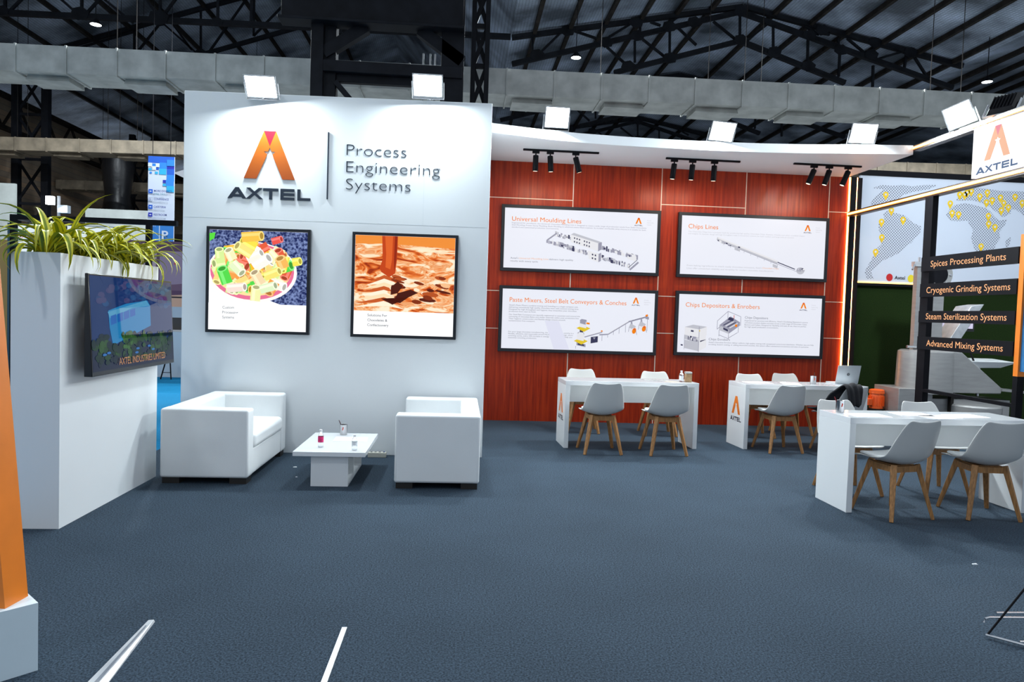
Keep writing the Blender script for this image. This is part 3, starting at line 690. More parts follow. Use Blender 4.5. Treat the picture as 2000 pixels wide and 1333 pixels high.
# ------------------------------------------------------------------ world map banner
def dots_mat():
    M = bpy.data.materials.new('dotted_map_print'); M.use_nodes = True; nt = M.node_tree; b = nt.nodes['Principled BSDF']
    tc = nt.nodes.new('ShaderNodeTexCoord'); vo = nt.nodes.new('ShaderNodeTexVoronoi'); vo.inputs['Scale'].default_value = 34; vo.inputs['Randomness'].default_value = 0.0; vo.voronoi_dimensions = '3D'
    mp = nt.nodes.new('ShaderNodeMapping'); mp.inputs['Scale'].default_value = (1, 0, 1); mp.inputs['Rotation'].default_value = (0, .78, 0)
    lt = nt.nodes.new('ShaderNodeMath'); lt.operation = 'LESS_THAN'; lt.inputs[1].default_value = .36
    mx = nt.nodes.new('ShaderNodeMix'); mx.data_type = 'RGBA'; mx.inputs[6].default_value = (.56, .60, .69, 1); mx.inputs[7].default_value = (.16, .17, .21, 1)
    nt.links.new(tc.outputs['Object'], mp.inputs[0]); nt.links.new(mp.outputs[0], vo.inputs['Vector']); nt.links.new(vo.outputs['Distance'], lt.inputs[0]); nt.links.new(lt.outputs[0], mx.inputs[0]); nt.links.new(mx.outputs[2], b.inputs['Base Color'])
    b.inputs['Roughness'].default_value = .5
    return M
MAPW = mat('map_banner_white', (.56, .60, .69), .5)
DOTS = dots_mat()
t = thing('map_banner', 'pale world map banner with yellow pins above the grass wall', 'map banner', (5.72, 10.0, 2.08))
MB().box(5.72, 9.6, 9.955, 10.0, 2.14, 3.67, MAPW).build('panel', t, world=True)
mb = MB(); mb.box(5.72, 9.6, 9.94, 10.02, 3.67, 3.75, BLACK); mb.box(5.72, 9.6, 9.94, 10.0, 2.08, 2.115, BLACK); mb.build('frame', t, world=True)
MB().box(5.73, 9.6, 9.945, 9.955, 2.118, 2.14, mat('amber_led_strip', (1, .7, .3), .4, emit=(1, .50, .10), es=2.0)).build('led_strip', t, world=True)
LANDS = [[(6.091, 3.125), (6.138, 3.183), (6.299, 3.143), (6.419, 3.12), (6.503, 3.047), (6.585, 3.003), (6.677, 2.969), (6.672, 2.893), (6.597, 2.804), (6.541, 2.726), (6.464, 2.676), (6.37, 2.577), (6.254, 2.516), (6.201, 2.49), (6.122, 2.451), (6.025, 2.36), (5.947, 2.288), (5.994, 2.183), (5.892, 2.179), (5.85, 2.275), (5.883, 2.345), (5.958, 2.486), (6.01, 2.62), (6.086, 2.69), (6.1, 2.794), (6.035, 2.886), (6.02, 2.98), (6.105, 3.059)],
 [(5.903, 3.493), (6.039, 3.543), (6.197, 3.538), (6.355, 3.557), (6.515, 3.545), (6.673, 3.571), (6.892, 3.581), (6.756, 3.512), (6.519, 3.464), (6.363, 3.41), (6.288, 3.331), (6.19, 3.308), (6.114, 3.248), (5.917, 3.24), (5.877, 3.257), (5.949, 3.373), (6.082, 3.482)],
 [(7.169, 3.303), (7.328, 3.338), (7.511, 3.308), (7.655, 3.276), (7.718, 3.24), (7.805, 3.149), (7.868, 3.104), (7.989, 3.128), (7.964, 3.04), (7.879, 2.932), (7.905, 2.847), (7.849, 2.768), (7.823, 2.69), (7.715, 2.628), (7.532, 2.631), (7.486, 2.734), (7.45, 2.829), (7.473, 2.944), (7.407, 3.037), (7.384, 3.084), (7.243, 3.068), (7.122, 3.073), (7.047, 3.155), (7.093, 3.233)],
 [(7.185, 3.37), (7.241, 3.448), (7.359, 3.492), (7.455, 3.572), (7.637, 3.561), (7.841, 3.541), (8.627, 3.549), (8.748, 3.225), (8.4, 3.10), (8.122, 3.277), (8.041, 3.273), (8.044, 3.216), (7.926, 3.154), (7.82, 3.226), (7.714, 3.298), (7.589, 3.349), (7.446, 3.381), (7.325, 3.376), (7.246, 3.363)],
 [(7.988, 2.811), (8.066, 2.872), (8.07, 2.815), (8.035, 2.717), (7.994, 2.725)]]
mb = MB()
for L in LANDS:
    a = sum(L[j][0] * L[(j + 1) % len(L)][1] - L[(j + 1) % len(L)][0] * L[j][1] for j in range(len(L)))
    mb.flat(L if a > 0 else L[::-1], DOTS, (0, 9.9535, 0), X, Z)
mb.build('land_print', t, world=True)
GOLD = mat('gold_pin_print', (.78, .50, .01), .45)
for x, z in [(6.11, 3.324), (6.208, 3.101), (6.394, 2.973), (6.068, 2.931), (6.085, 2.705), (6.001, 2.491), (7.1, 3.239), (7.239, 3.376), (7.315, 3.376), (7.35, 3.411), (7.413, 3.431), (7.548, 3.361), (7.662, 3.423), (7.657, 3.28), (7.744, 3.314), (7.869, 3.358), (7.924, 3.282), (8.095, 3.381), (8.212, 3.296), (8.001, 3.22), (7.894, 3.175), (7.137, 3.102), (7.238, 3.087), (7.699, 3.083), (7.71, 2.969), (7.81, 2.925), (7.613, 2.634)]:
    R_ = .042; mb = MB()
    mb.flat([(x, z)] + [(x + R_ * math.cos(k * PI / 9 - .5), z + .085 + R_ * math.sin(k * PI / 9 - .5)) for k in range(0, 15)][:12] + [(x - R_ * math.cos(-.5), z + .085 + R_ * math.sin(-.5))], GOLD, (0, 9.952, 0), X, Z)
    mb.flat(ell(x, z + .085, .016, .016, 0, 12), MAPW, (0, 9.951, 0), X, Z); mb.build('map_pin', t, world=True)
mb = MB(); mb.flat(ell(6.232, 2.211, .05, .055), mat('red_dot_print', (.5, .01, .01), .5), (0, 9.952, 0), X, Z); mb.flat(ell(6.56, 2.206, .05, .055), mat('yellow_dot_print', (.75, .6, .02), .5), (0, 9.952, 0), X, Z)
text_on(mb, 'Axtel', BLACK, (6.31, 9.952, 2.187), X, Z, .05, .16, offset=.01); mb.build('legend_print', t, world=True)

# ------------------------------------------------------------------ white planter partition with spider plants and TV
t = thing('planter_partition', 'tall white planter partition carrying the television', 'planter', (-2.75, 4.816, 0))
mb = MB(); x0, x1, y0, y1, zt = -2.905, -2.597, 4.816, 6.31, 1.815
mb.box(x0, x1, y0, y1, 0, zt - .12, WHITE)
mb.box(x0, x1, y0, y0 + .018, zt - .12, zt, WHITE); mb.box(x0, x1, y1 - .018, y1, zt - .12, zt, WHITE); mb.box(x0, x0 + .018, y0 + .018, y1 - .018, zt - .12, zt, WHITE); mb.box(x1 - .018, x1, y0 + .018, y1 - .018, zt - .12, zt, WHITE)
mb.build('body', t, world=True)
MB().box(x0 + .018, x1 - .018, y0 + .018, y1 - .018, zt - .12, zt - .035, SOIL).build('soil', t, world=True)
LEAFY = mat('leaf_yellow_edge', (.66, .60, .018), .45); LEAFG = mat('leaf_green_stripe', (.20, .26, .012), .45)
def leaf(mb, base, az, L, lift, droop, w, r):
    """arching strap leaf with pale edges, gently folded"""
    n = 10; p = Vector(base); d = Vector((math.cos(az), math.sin(az), 0)); side = Vector((-d.y, d.x, 0)); rows = []
    ang = lift
    for k in range(n + 1):
        s = k / n; ww = w * (.45 + .75 * math.sin(PI * min(1, s * .85 + .12))) * (1 - s ** 4)
        nrm = Vector((-d.x * math.sin(ang), -d.y * math.sin(ang), math.cos(ang)))
        rows.append([p + side * ww * q + nrm * abs(q) * ww * .45 for q in (-1, -.42, 0, .42, 1)])
        step = L / n
        p = p + (d * math.cos(ang) + Vector((0, 0, 1)) * math.sin(ang)) * step
        ang -= droop / n * (.5 + 1.1 * s)
    vs = [v for R_ in rows for v in R_]; fy, fg = [], []
    for k in range(n):
        for j in range(4):
            f = (k * 5 + j, k * 5 + j + 1, k * 5 + j + 6, k * 5 + j + 5); (fy if j in (0, 3) else fg).append(f)
    o_ = len(mb.v); mb.add(vs, fy, LEAFY); kg = mb.mi(LEAFG)
    for f in fg: mb.f.append([i + o_ for i in f]); mb.m.append(kg)
rp = random.Random(21)
names = ['at the front end of the white planter', 'second from the front end of the planter', 'third from the front end of the planter', 'in the middle of the planter row', 'third from the wall end of the planter', 'second from the wall end of the planter', 'at the wall end of the white planter']
for i in range(7):
    yb = 4.92 + i * .215
    t = thing('spider_plant', 'yellow-green striped spider plant ' + names[i], 'plant', (-2.75, yb, zt - .035), 0, 'striped spider plants in the planter')
    mb = MB()
    for k in range(30):
        az = 2 * PI * k / 30 * 7.0 + rp.random() * .7
        leaf(mb, (rp.uniform(-.035, .035), rp.uniform(-.035, .035), 0), az, rp.uniform(.32, .64), rp.uniform(.65, 1.45), rp.uniform(1.4, 3.7), rp.uniform(.014, .026), rp)
    mb.build('foliage', t, smooth=180)
    MB().lathe([(.001, .05), (.03, .045), (.035, 0), (.001, 0)], LEAFG, 10).build('crown', t, smooth=60)
# television, leaning out at the bottom
t = thing('television', 'large flat TV showing trees and a blue factory, on the planter side', 'TV', (-2.6, 5.0, .99))
TVB = mat('tv_black_plastic', (.008, .008, .01), .25)
xa, xb = -2.495, -2.462   # face top / face bottom
yA, yB, zA, zB = 4.955, 6.325, .995, 1.695
mb = MB(); mb.hexa([(xb - .055, yA, zA), (xb, yA, zA), (xb, yB, zA), (xb - .055, yB, zA)], [(xa - .022, yA, zB), (xa, yA, zB), (xa, yB, zB), (xa - .022, yB, zB)], TVB); mb.build('casing', t, world=True, bevel=.004)
mb = MB(); mb.box(-2.596, -2.52, 5.35, 5.9, 1.2, 1.5, BLACKM); mb.build('wall_bracket', t, world=True)
Us = Vector((0, 1, 0)); Vs = Vector((xa - xb, 0, zB - zA)).normalized(); os_ = Vector((xb + .0008, yA, zA))
scr = MB(); lay = [0]
def sc(poly, c, s=.55):
    lay[0] += .00002
    M = mat('screen_%d_%d_%d' % tuple(int(k * 200) for k in c), (.004, .004, .006), .03, emit=c, es=s, spec=.2)
    a = sum(poly[j][0] * poly[(j + 1) % len(poly)][1] - poly[(j + 1) % len(poly)][0] * poly[j][1] for j in range(len(poly)))
    scr.flat(poly if a > 0 else poly[::-1], M, os_, Us, Vs, lay[0])
Wt, Ht = yB - yA, zB - zA
sc([(.012, .03), (Wt - .012, .03), (Wt - .012, Ht - .012), (.012, Ht - .012)], (.006, .035, .16))
sc([(.012, .03), (Wt - .012, .03), (Wt - .012, .22), (.012, .20)], (.006, .012, .05))
for k in range(60):
    u, v = rp.uniform(.1, Wt - .06), rp.uniform(.48, .66); sc(ell(u, v, .05, .022, 0, 8), [(.01, .055, .19), (.01, .08, .24), (.008, .03, .14), (.06, .06, .18)][rp.randrange(4)])
sc([(.25, .45), (.52, .50), (.88, .53), (.93, .49), (.93, .33), (.30, .20), (.26, .33)], (.012, .26, .60)); sc([(.24, .44), (.86, .53), (.92, .49), (.62, .47), (.27, .395)], (.10, .42, .70))
for k in range(4): sc([(.28 + .10 * k, .345 + .018 * k), (.365 + .10 * k, .36 + .018 * k), (.365 + .10 * k, .425 + .014 * k), (.28 + .10 * k, .41 + .014 * k)], (.01, .14, .55))
for k in range(150):
    u = rp.uniform(.03, Wt - .05); v = rp.uniform(.08, .27) - (.05 if .28 < u < .55 else 0) * 0
    if .25 < u < .45 and v > .24: continue
    c = [(.004, .02, .02), (.006, .03, .02), (.015, .06, .015), (.03, .10, .02), (.004, .015, .03)][rp.randrange(5)]
    sc(ell(u, v, rp.uniform(.02, .05), rp.uniform(.018, .035), 0, 9), c)
for k in range(30):
    a = rp.random() * 6.28; rr = rp.random() ** .5; sc(ell(.52 + .11 * rr * math.cos(a), .235 + .06 * rr * math.sin(a), .022, .016, 0, 8), [(.03, .12, .02), (.05, .17, .03), (.015, .06, .015)][k % 3])
for u, v in ((.17, .14), (.23, .15), (.66, .13), (.68, .16), (.88, .17), (.95, .14)): sc(ell(u, v, .03, .009, 0, 8), (.03, .20, .60))
scr.build('screen', t, world=True)
mb = MB(); text_on(mb, 'AXTEL INDUSTRIES LIMITED', mat('screen_caption', (.2, .09, .03), .2, emit=(.32, .13, .03), es=.6), os_ + Us * .36 + Vs * .055, Us, Vs, .052, .80, t=.012); mb.build('caption', t, world=True)

# ------------------------------------------------------------------ sofas
DARKF = mat('dark_wood_block', (.015, .012, .010), .5)
def sofa(label, loc, mirror):
    t = thing('sofa', label, 'sofa', loc, 0)
    s = -1 if mirror else 1
    def bx(a, b, *r): return (a, b, *r) if s > 0 else (-b, -a, *r)
    D, Ln, Ht, aw, z0 = .72, 1.30, .632, .165, .05
    def puff(b, name, bev, par=t):
        return MB().box(*bx(*b), LEATHER).build(name, par, bevel=bev, seg=4)
    puff((0, D, 0, aw, z0, Ht), 'arm', .022); puff((0, D, Ln - aw, Ln, z0, Ht), 'arm', .022)
    puff((0, .17, aw, Ln - aw, z0, Ht - .002), 'backrest', .022)
    puff((.17, D - .012, aw, Ln - aw, z0, .27), 'base', .012)
    c = MB(); c.box(*bx(.15, D + .012, aw + .003, Ln - aw - .003, .27, .415), LEATHER); c.build('seat_cushion', t, bevel=.045, seg=5)
    for (a, b) in ((.015, .02), (D - .155, .02), (.015, Ln - .15), (D - .155, Ln - .15)):
        MB().box(*bx(a, a + .14, b, b + .13, 0, z0 + .004), DARKF).build('foot', t)
    return t
sofa('white two-seat sofa beside the planter, facing the coffee table', (-2.468, 6.06, 0), False)
sofa('white two-seat sofa at the wood-panelled end of the white wall', (.20, 5.985, 0), True)

# ------------------------------------------------------------------ coffee table and what stands on it
t = thing('coffee_table', 'low glossy white coffee table with a hollow box foot', 'table', (-1.065, 6.47, 0))
MB().box(-1.366, -.765, 5.995, 6.93, .263, .301, GLOSS).build('tabletop', t, world=True, bevel=.002)
mb = MB(); a, b, c, d = -1.222, -.912, 6.04, 6.88
mb.box(a, b, c, c + .018, 0, .263, WHITE); mb.box(a, b, d - .018, d, 0, .263, WHITE); mb.box(a, a + .018, c + .018, d - .018, 0, .263, WHITE); mb.box(a + .018, b, c + .018, d - .018, .0, .018, WHITE); mb.box(a + .018, b, c + .018, d - .018, .245, .263, WHITE); mb.box(a + .018, a + .3, 6.44, 6.455, .018, .245, WHITE)
mb.build('box_foot', t, world=True)
def bottle(label, loc, h, r, lab=None, group=None):
    t = thing('bottle', label, 'bottle', loc, 0, group)
    pr = [(.001, .002), (r * .9, .002), (r, .008), (r, h * .22), (r * .93, h * .25), (r, h * .28), (r, h * .62), (r * .8, h * .74), (r * .42, h * .84), (r * .40, h * .9)]
    MB().lathe(pr, GLASSP, 20).build('body', t, smooth=60)
    MB().lathe([(r * .48, h * .88), (r * .50, h * .885), (r * .50, h * .99), (r * .44, h), (.001, h)], PAPER, 18).build('cap', t, smooth=40)
    if lab:
        mb = MB(); seg = 20; z0, z1 = lab[0] * h, lab[1] * h
        MB().lathe([(r * 1.012, z0), (r * 1.02, z0 + .001), (r * 1.02, z1 - .001), (r * 1.012, z1)], lab[2], 22).build('label', t, smooth=40)
    return t
PINK = mat('pink_label', (.55, .01, .12), .4, var=.5, vscale=40)
b0 = bottle('clear water bottle with a magenta label on the coffee table', (-1.174, 6.20, .301), .155, .024, (.30, .62, PINK))
bottle('plain clear water bottle with a white cap on the coffee table', (-.869, 6.09, .301), .135, .024, (.34, .55, mat('pale_label', (.7, .72, .74), .5)))
def pencup(label, loc, pens, h=.098, r=.034):
    t = thing('pen_holder', label, 'pen holder', loc)
    MB().lathe([(.001, .003), (r * .97, .003), (r, 0), (r, h), (r * 1.03, h + .002), (r * .94, h), (r * .93, .006), (.001, .006)], mat('pen_cup_steel', (.42, .42, .43), .22, 1.0), 24).build('cup', t, smooth=40)
    mb = MB(); ml = MB()
    mb.prism([(-.008, .05), (.0, .05), (.006, .075), (-.002, .08)], mat('red_print', (.6, .05, .02), .4), (0, -r - .0015, 0), X, Z, .0006); mb.build('printed_mark', t)
    return t
def pen(label, base, tip, M):
    b, p = Vector(base), Vector(tip); d = (p - b).normalized(); mb = MB()
    o = mb.tube([b, b + d * .004, p - d * .02, p], [.002, .0042, .0042, .003], M, 8).build('pen', loc=tuple(b)); return tag(o, label, 'pen')
pencup('steel pen holder at the back of the coffee table', (-1.081, 6.83, .301), 1)
pen('dark pen leaning in the steel holder on the coffee table', (-1.065, 6.83, .309), (-1.128, 6.835, .441), mat('dark_pen', (.05, .01, .012), .4))
tag(MB().hexa([(-1.125, 6.50, .3012), (-.815, 6.50, .3012), (-.835, 6.72, .3012), (-1.13, 6.71, .3012)], [(-1.125, 6.50, .3035), (-.815, 6.50, .3035), (-.835, 6.72, .3035), (-1.13, 6.71, .3035)], PAPER).build('paper_sheet', loc=(-.97, 6.61, .3012)), 'white paper sheets lying on the coffee table', 'paper')
t = thing('extension_socket', 'white extension socket box on the carpet by the white wall', 'extension socket', (-.80, 7.27, 0))
IV = mat('ivory_plastic', (.60, .58, .50), .5)
MB().box(-.10, .085, -.03, .035, 0, .052, IV).build('body', t, bevel=.005)
mb = MB()
for k in range(4): mb.box(-.075 + .042 * k, -.055 + .042 * k, -.014, .014, .052, .0535, BLACK)
mb.build('socket_outlets', t); MB().box(.06, .072, -.012, .012, .052, .058, mat('blue_switch', (.02, .08, .3), .4)).build('switch', t)
for k, (x, y, s_, lab) in enumerate(((-1.512, 6.752, .018, 'white paper scrap on the carpet between sofa and coffee table'), (-1.409, 6.354, .009, 'tiny white paper scrap beside the coffee table foot'), (3.339, 4.257, .016, 'white fluff scrap on open carpet before the front meeting table'))):
    tag(MB().hexa([(x - s_, y - s_ * .4, .0), (x + s_, y - s_ * .5, .0), (x + s_ * .9, y + s_ * .5, .0), (x - s_, y + s_ * .5, 0)], [(x - s_ * .8, y - s_ * .3, .006), (x + s_ * .8, y - s_ * .4, .004), (x + s_ * .7, y + s_ * .3, .006), (x - s_ * .8, y + s_ * .3, .004)], PAPER).build('paper_scrap', loc=(x, y, 0)), lab, 'paper scrap')

# ------------------------------------------------------------------ meeting tables
SIGNO = mat('orange_vinyl', (.85, .20, .012), .45)
def meeting_table(label, loc, rz, Ln, logo):
    t = thing('meeting_table', label, 'table', loc, rz)
    D, Ht, th = .47, .768, .05
    MB().box(0, Ln, 0, D, Ht - th, Ht, GLOSS).build('tabletop', t, bevel=.0015)
    a = MB().box(0, th, 0, D, 0, Ht - th, WHITE).build('side_panel', t, bevel=.0015)
    MB().box(Ln - th, Ln, 0, D, 0, Ht - th, WHITE).build('side_panel', t, bevel=.0015)
    MB().box(th, Ln - th, D * .52, D * .52 + .02, .50, Ht - th, WHITE).build('modesty_panel', t)
    if logo:
        mb, tp = MB(), MB(); o_ = (-.0005, D * .5, .385)
        emblem(mb, tp, SIGNO, SIGNO, o_, Un, Vn, .215, .0008); axtel(mb, NAVY, (-.0005, D * .5 + .145, .30), Un, Vn, .29, .052, .0008)
        for f in range(len(tp.f)): pass
        e = mb.build('logo_print', t); tp.build('emblem_tip', t)
    return t
R3 = math.radians(3)
T1 = meeting_table('white meeting table before the wood wall, nearer the white wall', (1.215, 7.94, 0), R3, 1.575, True)
T2 = meeting_table('white meeting table under the chips panels, carrying the laptop', (3.365, 8.065, 0), R3, 1.545, True)
T3 = meeting_table('white meeting table standing furthest out on the open carpet', (3.133, 5.42, 0), math.radians(1.5), 1.575, False)

# ------------------------------------------------------------------ shell chairs
PROF = [(.238, .436, .165, .0), (.218, .452, .205, .006), (.14, .447, .224, .022), (.04, .432, .230, .038), (-.06, .424, .233, .055), (-.14, .432, .234, .068), (-.192, .462, .232, .072), (-.222, .52, .226, .068), (-.245, .60, .214, .055), (-.264, .68, .197, .038), (-.278, .745, .178, .024), (-.286, .785, .158, .012), (-.289, .800, .136, .004)]
def shell_grid(prof, sw, off, u_n=11):
    rows = []
    for i, (y, z, hw, rise) in enumerate(prof):
        a, b = prof[max(i - 1, 0)], prof[min(i + 1, len(prof) - 1)]
        ty, tz = b[0] - a[0], b[1] - a[1]; L = math.hypot(ty, tz); ny, nz = tz / L, -ty / L    # towards the sitter
        row = []
        for k in range(u_n):
            u = -1 + 2 * k / (u_n - 1); q = rise * abs(u) ** 2.2 + off
            dip = -.012 * (1 - u * u) if i >= len(prof) - 3 else 0
            row.append((hw * sw * u, y + ny * q, z + nz * q + dip))
        rows.append(row)
    vs = [v for r in rows for v in r]; n = u_n
    fs = [(i * n + k, i * n + k + 1, (i + 1) * n + k + 1, (i + 1) * n + k) for i in range(len(rows) - 1) for k in range(n - 1)]
    return vs, fs
def make_chair(label, loc, rz, group):
    t = thing('shell_chair', label, 'chair', loc, rz, group)
    mb = MB(); mb.add(*shell_grid(PROF, 1, 0), PLAST); mb.build('seat_shell', t, smooth=180, solid=.009, subsurf=1)
    cp = [PROF[1], PROF[2], PROF[3], PROF[4], PROF[5]]
    cp = [(.205, .450, .16, .004)] + [(p[0], p[1], p[2] * .88, p[3] * .8) for p in cp[1:]]
    mb = MB(); mb.add(*shell_grid(cp, 1, .018, 9), PAD); mb.build('seat_pad', t, smooth=180, solid=.026, subsurf=1)
    mb = MB(); q = .118
    for s in (-1, 1):
        mb.box(-q, q, s * q - .012, s * q + .012, .366, .414, OAK); mb.box(s * q - .012, s * q + .012, -q + .012, q - .012, .366, .414, OAK)
    mb.box(-.10, .10, -.10, .10, .392, .4195, OAK)
    mb.build('leg_frame', t)
    for sx in (-1, 1):
        for sy in (-1, 1):
            MB().beam((sx * .116, sy * .116, .424), (sx * .205, sy * .205, 0), .046, .040, OAK, .03, .026).build('leg', t, bevel=.004)
    return t
CH = [  # x, y, degrees, label, group
    (1.587, 7.775, 2, 'white shell chair, its back to the room, nearer the white wall at the mixer-panel table', 'chairs at the table by the mixer panel'),
    (2.312, 7.765, 3, 'white shell chair, its back to the room, nearer the brown jar at its table', 'chairs at the table by the mixer panel'),
    (1.62, 9.13, 176, 'white shell chair behind the mixer-panel table, opposite the emblem end', 'chairs at the table by the mixer panel'),
    (2.60, 9.02, 178, 'white shell chair behind the brown jar and leaflets', 'chairs at the table by the mixer panel'),
    (3.76, 8.03, 5, 'white shell chair, its back to the room, at the emblem end of the laptop table', 'chairs at the laptop table'),
    (4.50, 8.06, 16, 'white shell chair with the black coat over it', 'chairs at the laptop table'),
    (3.90, 9.03, 178, 'white shell chair behind the laptop table, at the emblem end', 'chairs at the laptop table'),
    (4.52, 9.27, 180, 'white shell chair behind the laptop table, between pen holder and wood wall', 'chairs at the laptop table'),
    (3.50, 5.40, 13, 'white shell chair turned at an angle, its back to the camera, at the pen-holder end', 'chairs at the front table'),
    (4.25, 5.42, -5, 'white shell chair, back to the camera, by the slim white display upright', 'chairs at the front table'),
    (3.55, 6.14, 182, 'white shell chair across the front table, behind the pen holder', 'chairs at the front table'),
    (4.38, 6.16, 180, 'white shell chair across the front table, before the stainless machine', 'chairs at the front table')]
c0 = None
for x, y, dg_, lab, g in CH:
    if c0 is None: c0 = make_chair(lab, (x, y, 0), math.radians(dg_), g)
    else: copy_thing(c0, (x, y, 0), math.radians(dg_), lab, g)

# coat hung over the chair back
def coat():
    cx, cy, a = 4.50, 8.06, math.radians(16)
    ca, sa = math.cos(a), math.sin(a)
    path = [(-.335, .57), (-.33, .66), (-.325, .74), (-.318, .80), (-.29, .835), (-.25, .82), (-.225, .74), (-.20, .66), (-.165, .57), (-.12, .50), (-.04, .475), (.05, .475)]
    vs = []; n = 13; rc = random.Random(4)
    for i, (y, z) in enumerate(path):
        for k in range(n):
            u = -1 + 2 * k / (n - 1)
            hw = .105 + .012 * i * (1 if i > 5 else .4); x = -.10 + hw * u - (.010 * max(0, i - 5))
            yy = y + .012 * math.sin(u * 9 + i) + .05 * max(0, -u) * (1 if i > 5 else -.2); zz = z + .010 * math.sin(u * 7 + 1) + (.05 * max(0, -u - .2) if i > 6 else 0) - .02 * u * u * (1 if 3 <= i <= 6 else 0)
            vs.append((cx + x * ca - yy * sa, cy + x * sa + yy * ca, zz))
    fs = [(i * n + k, i * n + k + 1, (i + 1) * n + k + 1, (i + 1) * n + k) for i in range(len(path) - 1) for k in range(n - 1)]
    mb = MB(); mb.add(vs, fs, mat('black_cloth', (.008, .008, .011), .85, bump=.3, bscale=60))
    o = mb.build('coat', loc=(cx, cy, .47), smooth=180, solid=.024, subsurf=1)
    tag(o, 'black coat draped over the chair back at the laptop table', 'coat')
coat()

# ------------------------------------------------------------------ things on the meeting tables
ZT = .768
t = thing('laptop', 'open silver laptop showing its lid on the meeting table', 'laptop', (4.79, 8.42, ZT), math.radians(3))
SILV = mat('silver_laptop_shell', (.55, .58, .60), .35, .3)
MB().box(-.15, .15, .0, .21, 0, .014, SILV).build('base', t, bevel=.003)
mb = MB(); mb.hexa([(-.15, -.004, .012), (.15, -.004, .012), (.15, .002, .012), (-.15, .002, .012)], [(-.15, -.055, .235), (.15, -.055, .235), (.15, -.049, .235), (-.15, -.049, .235)], SILV); lid = mb.build('screen_lid', t)
mb = MB(); nN = Vector((0, -.223, -.051)).normalized(); Ul = Vector((1, 0, 0)); Vl = Vector((0, -.051, .223)).normalized(); ol = Vector((0, -.0295, .1235)) + nN * .0007
mb.flat(ell(0, 0, .019, .019, 0, 20), mat('dark_lid_badge', (.03, .03, .035), .3), ol, Ul, Vl)
for u0 in (-.009, .002): mb.flat([(u0, -.012), (u0 + .003, -.012), (u0 + .009, .014), (u0 + .006, .014)], SILV, ol, Ul, Vl, .0003)
mb.build('lid_badge', t)
pencup('steel pen holder in the middle of the laptop table', (4.30, 8.30, ZT), 1)
pen('dark pen standing in the holder on the laptop table', (4.305, 8.30, ZT + .008), (4.315, 8.305, ZT + .142), mat('brown_pen', (.10, .035, .02), .4))
def sheet(label, x, y, w, d, rz, z=ZT, name='paper_sheet', M=PAPER):
    mb = MB().box(-w / 2, w / 2, -d / 2, d / 2, .0004, .0025, M); o = mb.build(name); o.location = (x, y, z); o.rotation_euler = (0, 0, rz); return tag(o, label, 'paper')
sheet('white paper lying at the emblem end of the laptop table', 3.62, 8.33, .30, .21, .06)
sheet('white paper lying before the chair on the laptop table', 4.02, 8.30, .21, .29, -.3)
sheet('pale tablet-sized folder lying beside the laptop', 4.56, 8.33, .16, .20, .1, M=mat('grey_folder', (.30, .32, .35), .5), name='folder')
bottle('clear water bottle with a white cap on the mixer-panel table', (2.612, 8.14, ZT), .135, .026, (.2, .55, mat('pale_label', (.7, .72, .74), .5)))
t = thing('storage_jar', 'square brown-filled jar with a steel lid beside the bottle', 'jar', (2.70, 8.16, ZT))
MB().box(-.036, .036, -.036, .036, 0, .098, mat('brown_powder', (.36, .22, .11), .6, var=.2, vscale=40)).build('body', t, bevel=.006)
MB().box(-.037, .037, -.037, .037, .098, .122, mat('jar_lid', (.55, .54, .50), .3, .5)).build('lid', t, bevel=.004)
LEAFL = mat('printed_leaflet', (.30, .30, .30), .45, var=.7, vscale=25)
sheet('printed leaflet spread on the mixer-panel table', 2.36, 8.27, .30, .20, .15, name='leaflet', M=LEAFL)
sheet('beige printed leaflet corner beside the spread leaflet', 2.50, 8.14, .12, .12, .5, name='leaflet', M=mat('beige_leaflet', (.5, .42, .33), .5, var=.3, vscale=20))
pencup('steel pen holder on the corner of the front meeting table', (3.22, 5.74, ZT), 1)
pen('dark red pen leaning in the holder on the front table', (3.225, 5.74, ZT + .008), (3.168, 5.742, ZT + .130), mat('red_pen', (.22, .01, .015), .4))
sheet('white papers lying beside the pen holder on the front table', 3.37, 5.58, .30, .21, .02)
sheet('white papers lying in the middle of the front table', 3.83, 5.70, .30, .21, -.05)
sheet('white papers lying at the display-stand end of the front table', 4.28, 5.66, .30, .21, .2)
sheet('loose white paper flat on the front table behind the angled chair', 3.98, 5.56, .28, .2, .3, z=ZT)

# ------------------------------------------------------------------ stainless machine before the grass wall
t = thing('mixing_machine', 'stainless industrial mixing machine standing before the grass wall', 'machine', (6.4, 9.0, 0))
W_ = dict(world=True)
MB().box(5.985, 6.37, 8.95, 9.03, 1.17, 2.33, SS).build('column', t, **W_)
mb = MB(); mb.box(5.93, 6.12, 8.93, 9.0, 2.30, 2.36, ALU); mb.tube([(5.95, 8.95, 2.34), (5.88, 8.9, 2.25)], .012, CHROME); mb.tube([(6.0, 8.95, 2.36), (6.0, 8.95, 2.42)], .014, CHROME); mb.tube([(6.07, 8.95, 2.36), (6.07, 8.95, 2.42)], .014, CHROME); mb.tube([(5.88, 8.93, 1.24), (6.05, 8.93, 1.235)], .018, CHROME); mb.build('clamps', t, **W_)
mb = MB(); mb.tube([(6.25, 8.90, 2.2), (6.25, 8.95, 2.2)], .19, SS, 28); mb.tube([(6.25, 8.893, 2.2), (6.25, 8.90, 2.2)], .12, BLACKM, 24)
for k in range(8): mb.tube([(6.25 + .155 * math.cos(k * PI / 4), 8.885, 2.2 + .155 * math.sin(k * PI / 4)), (6.25 + .155 * math.cos(k * PI / 4), 8.9, 2.2 + .155 * math.sin(k * PI / 4))], .014, CHROME, 6)
mb.build('flange', t, smooth=40, **W_)
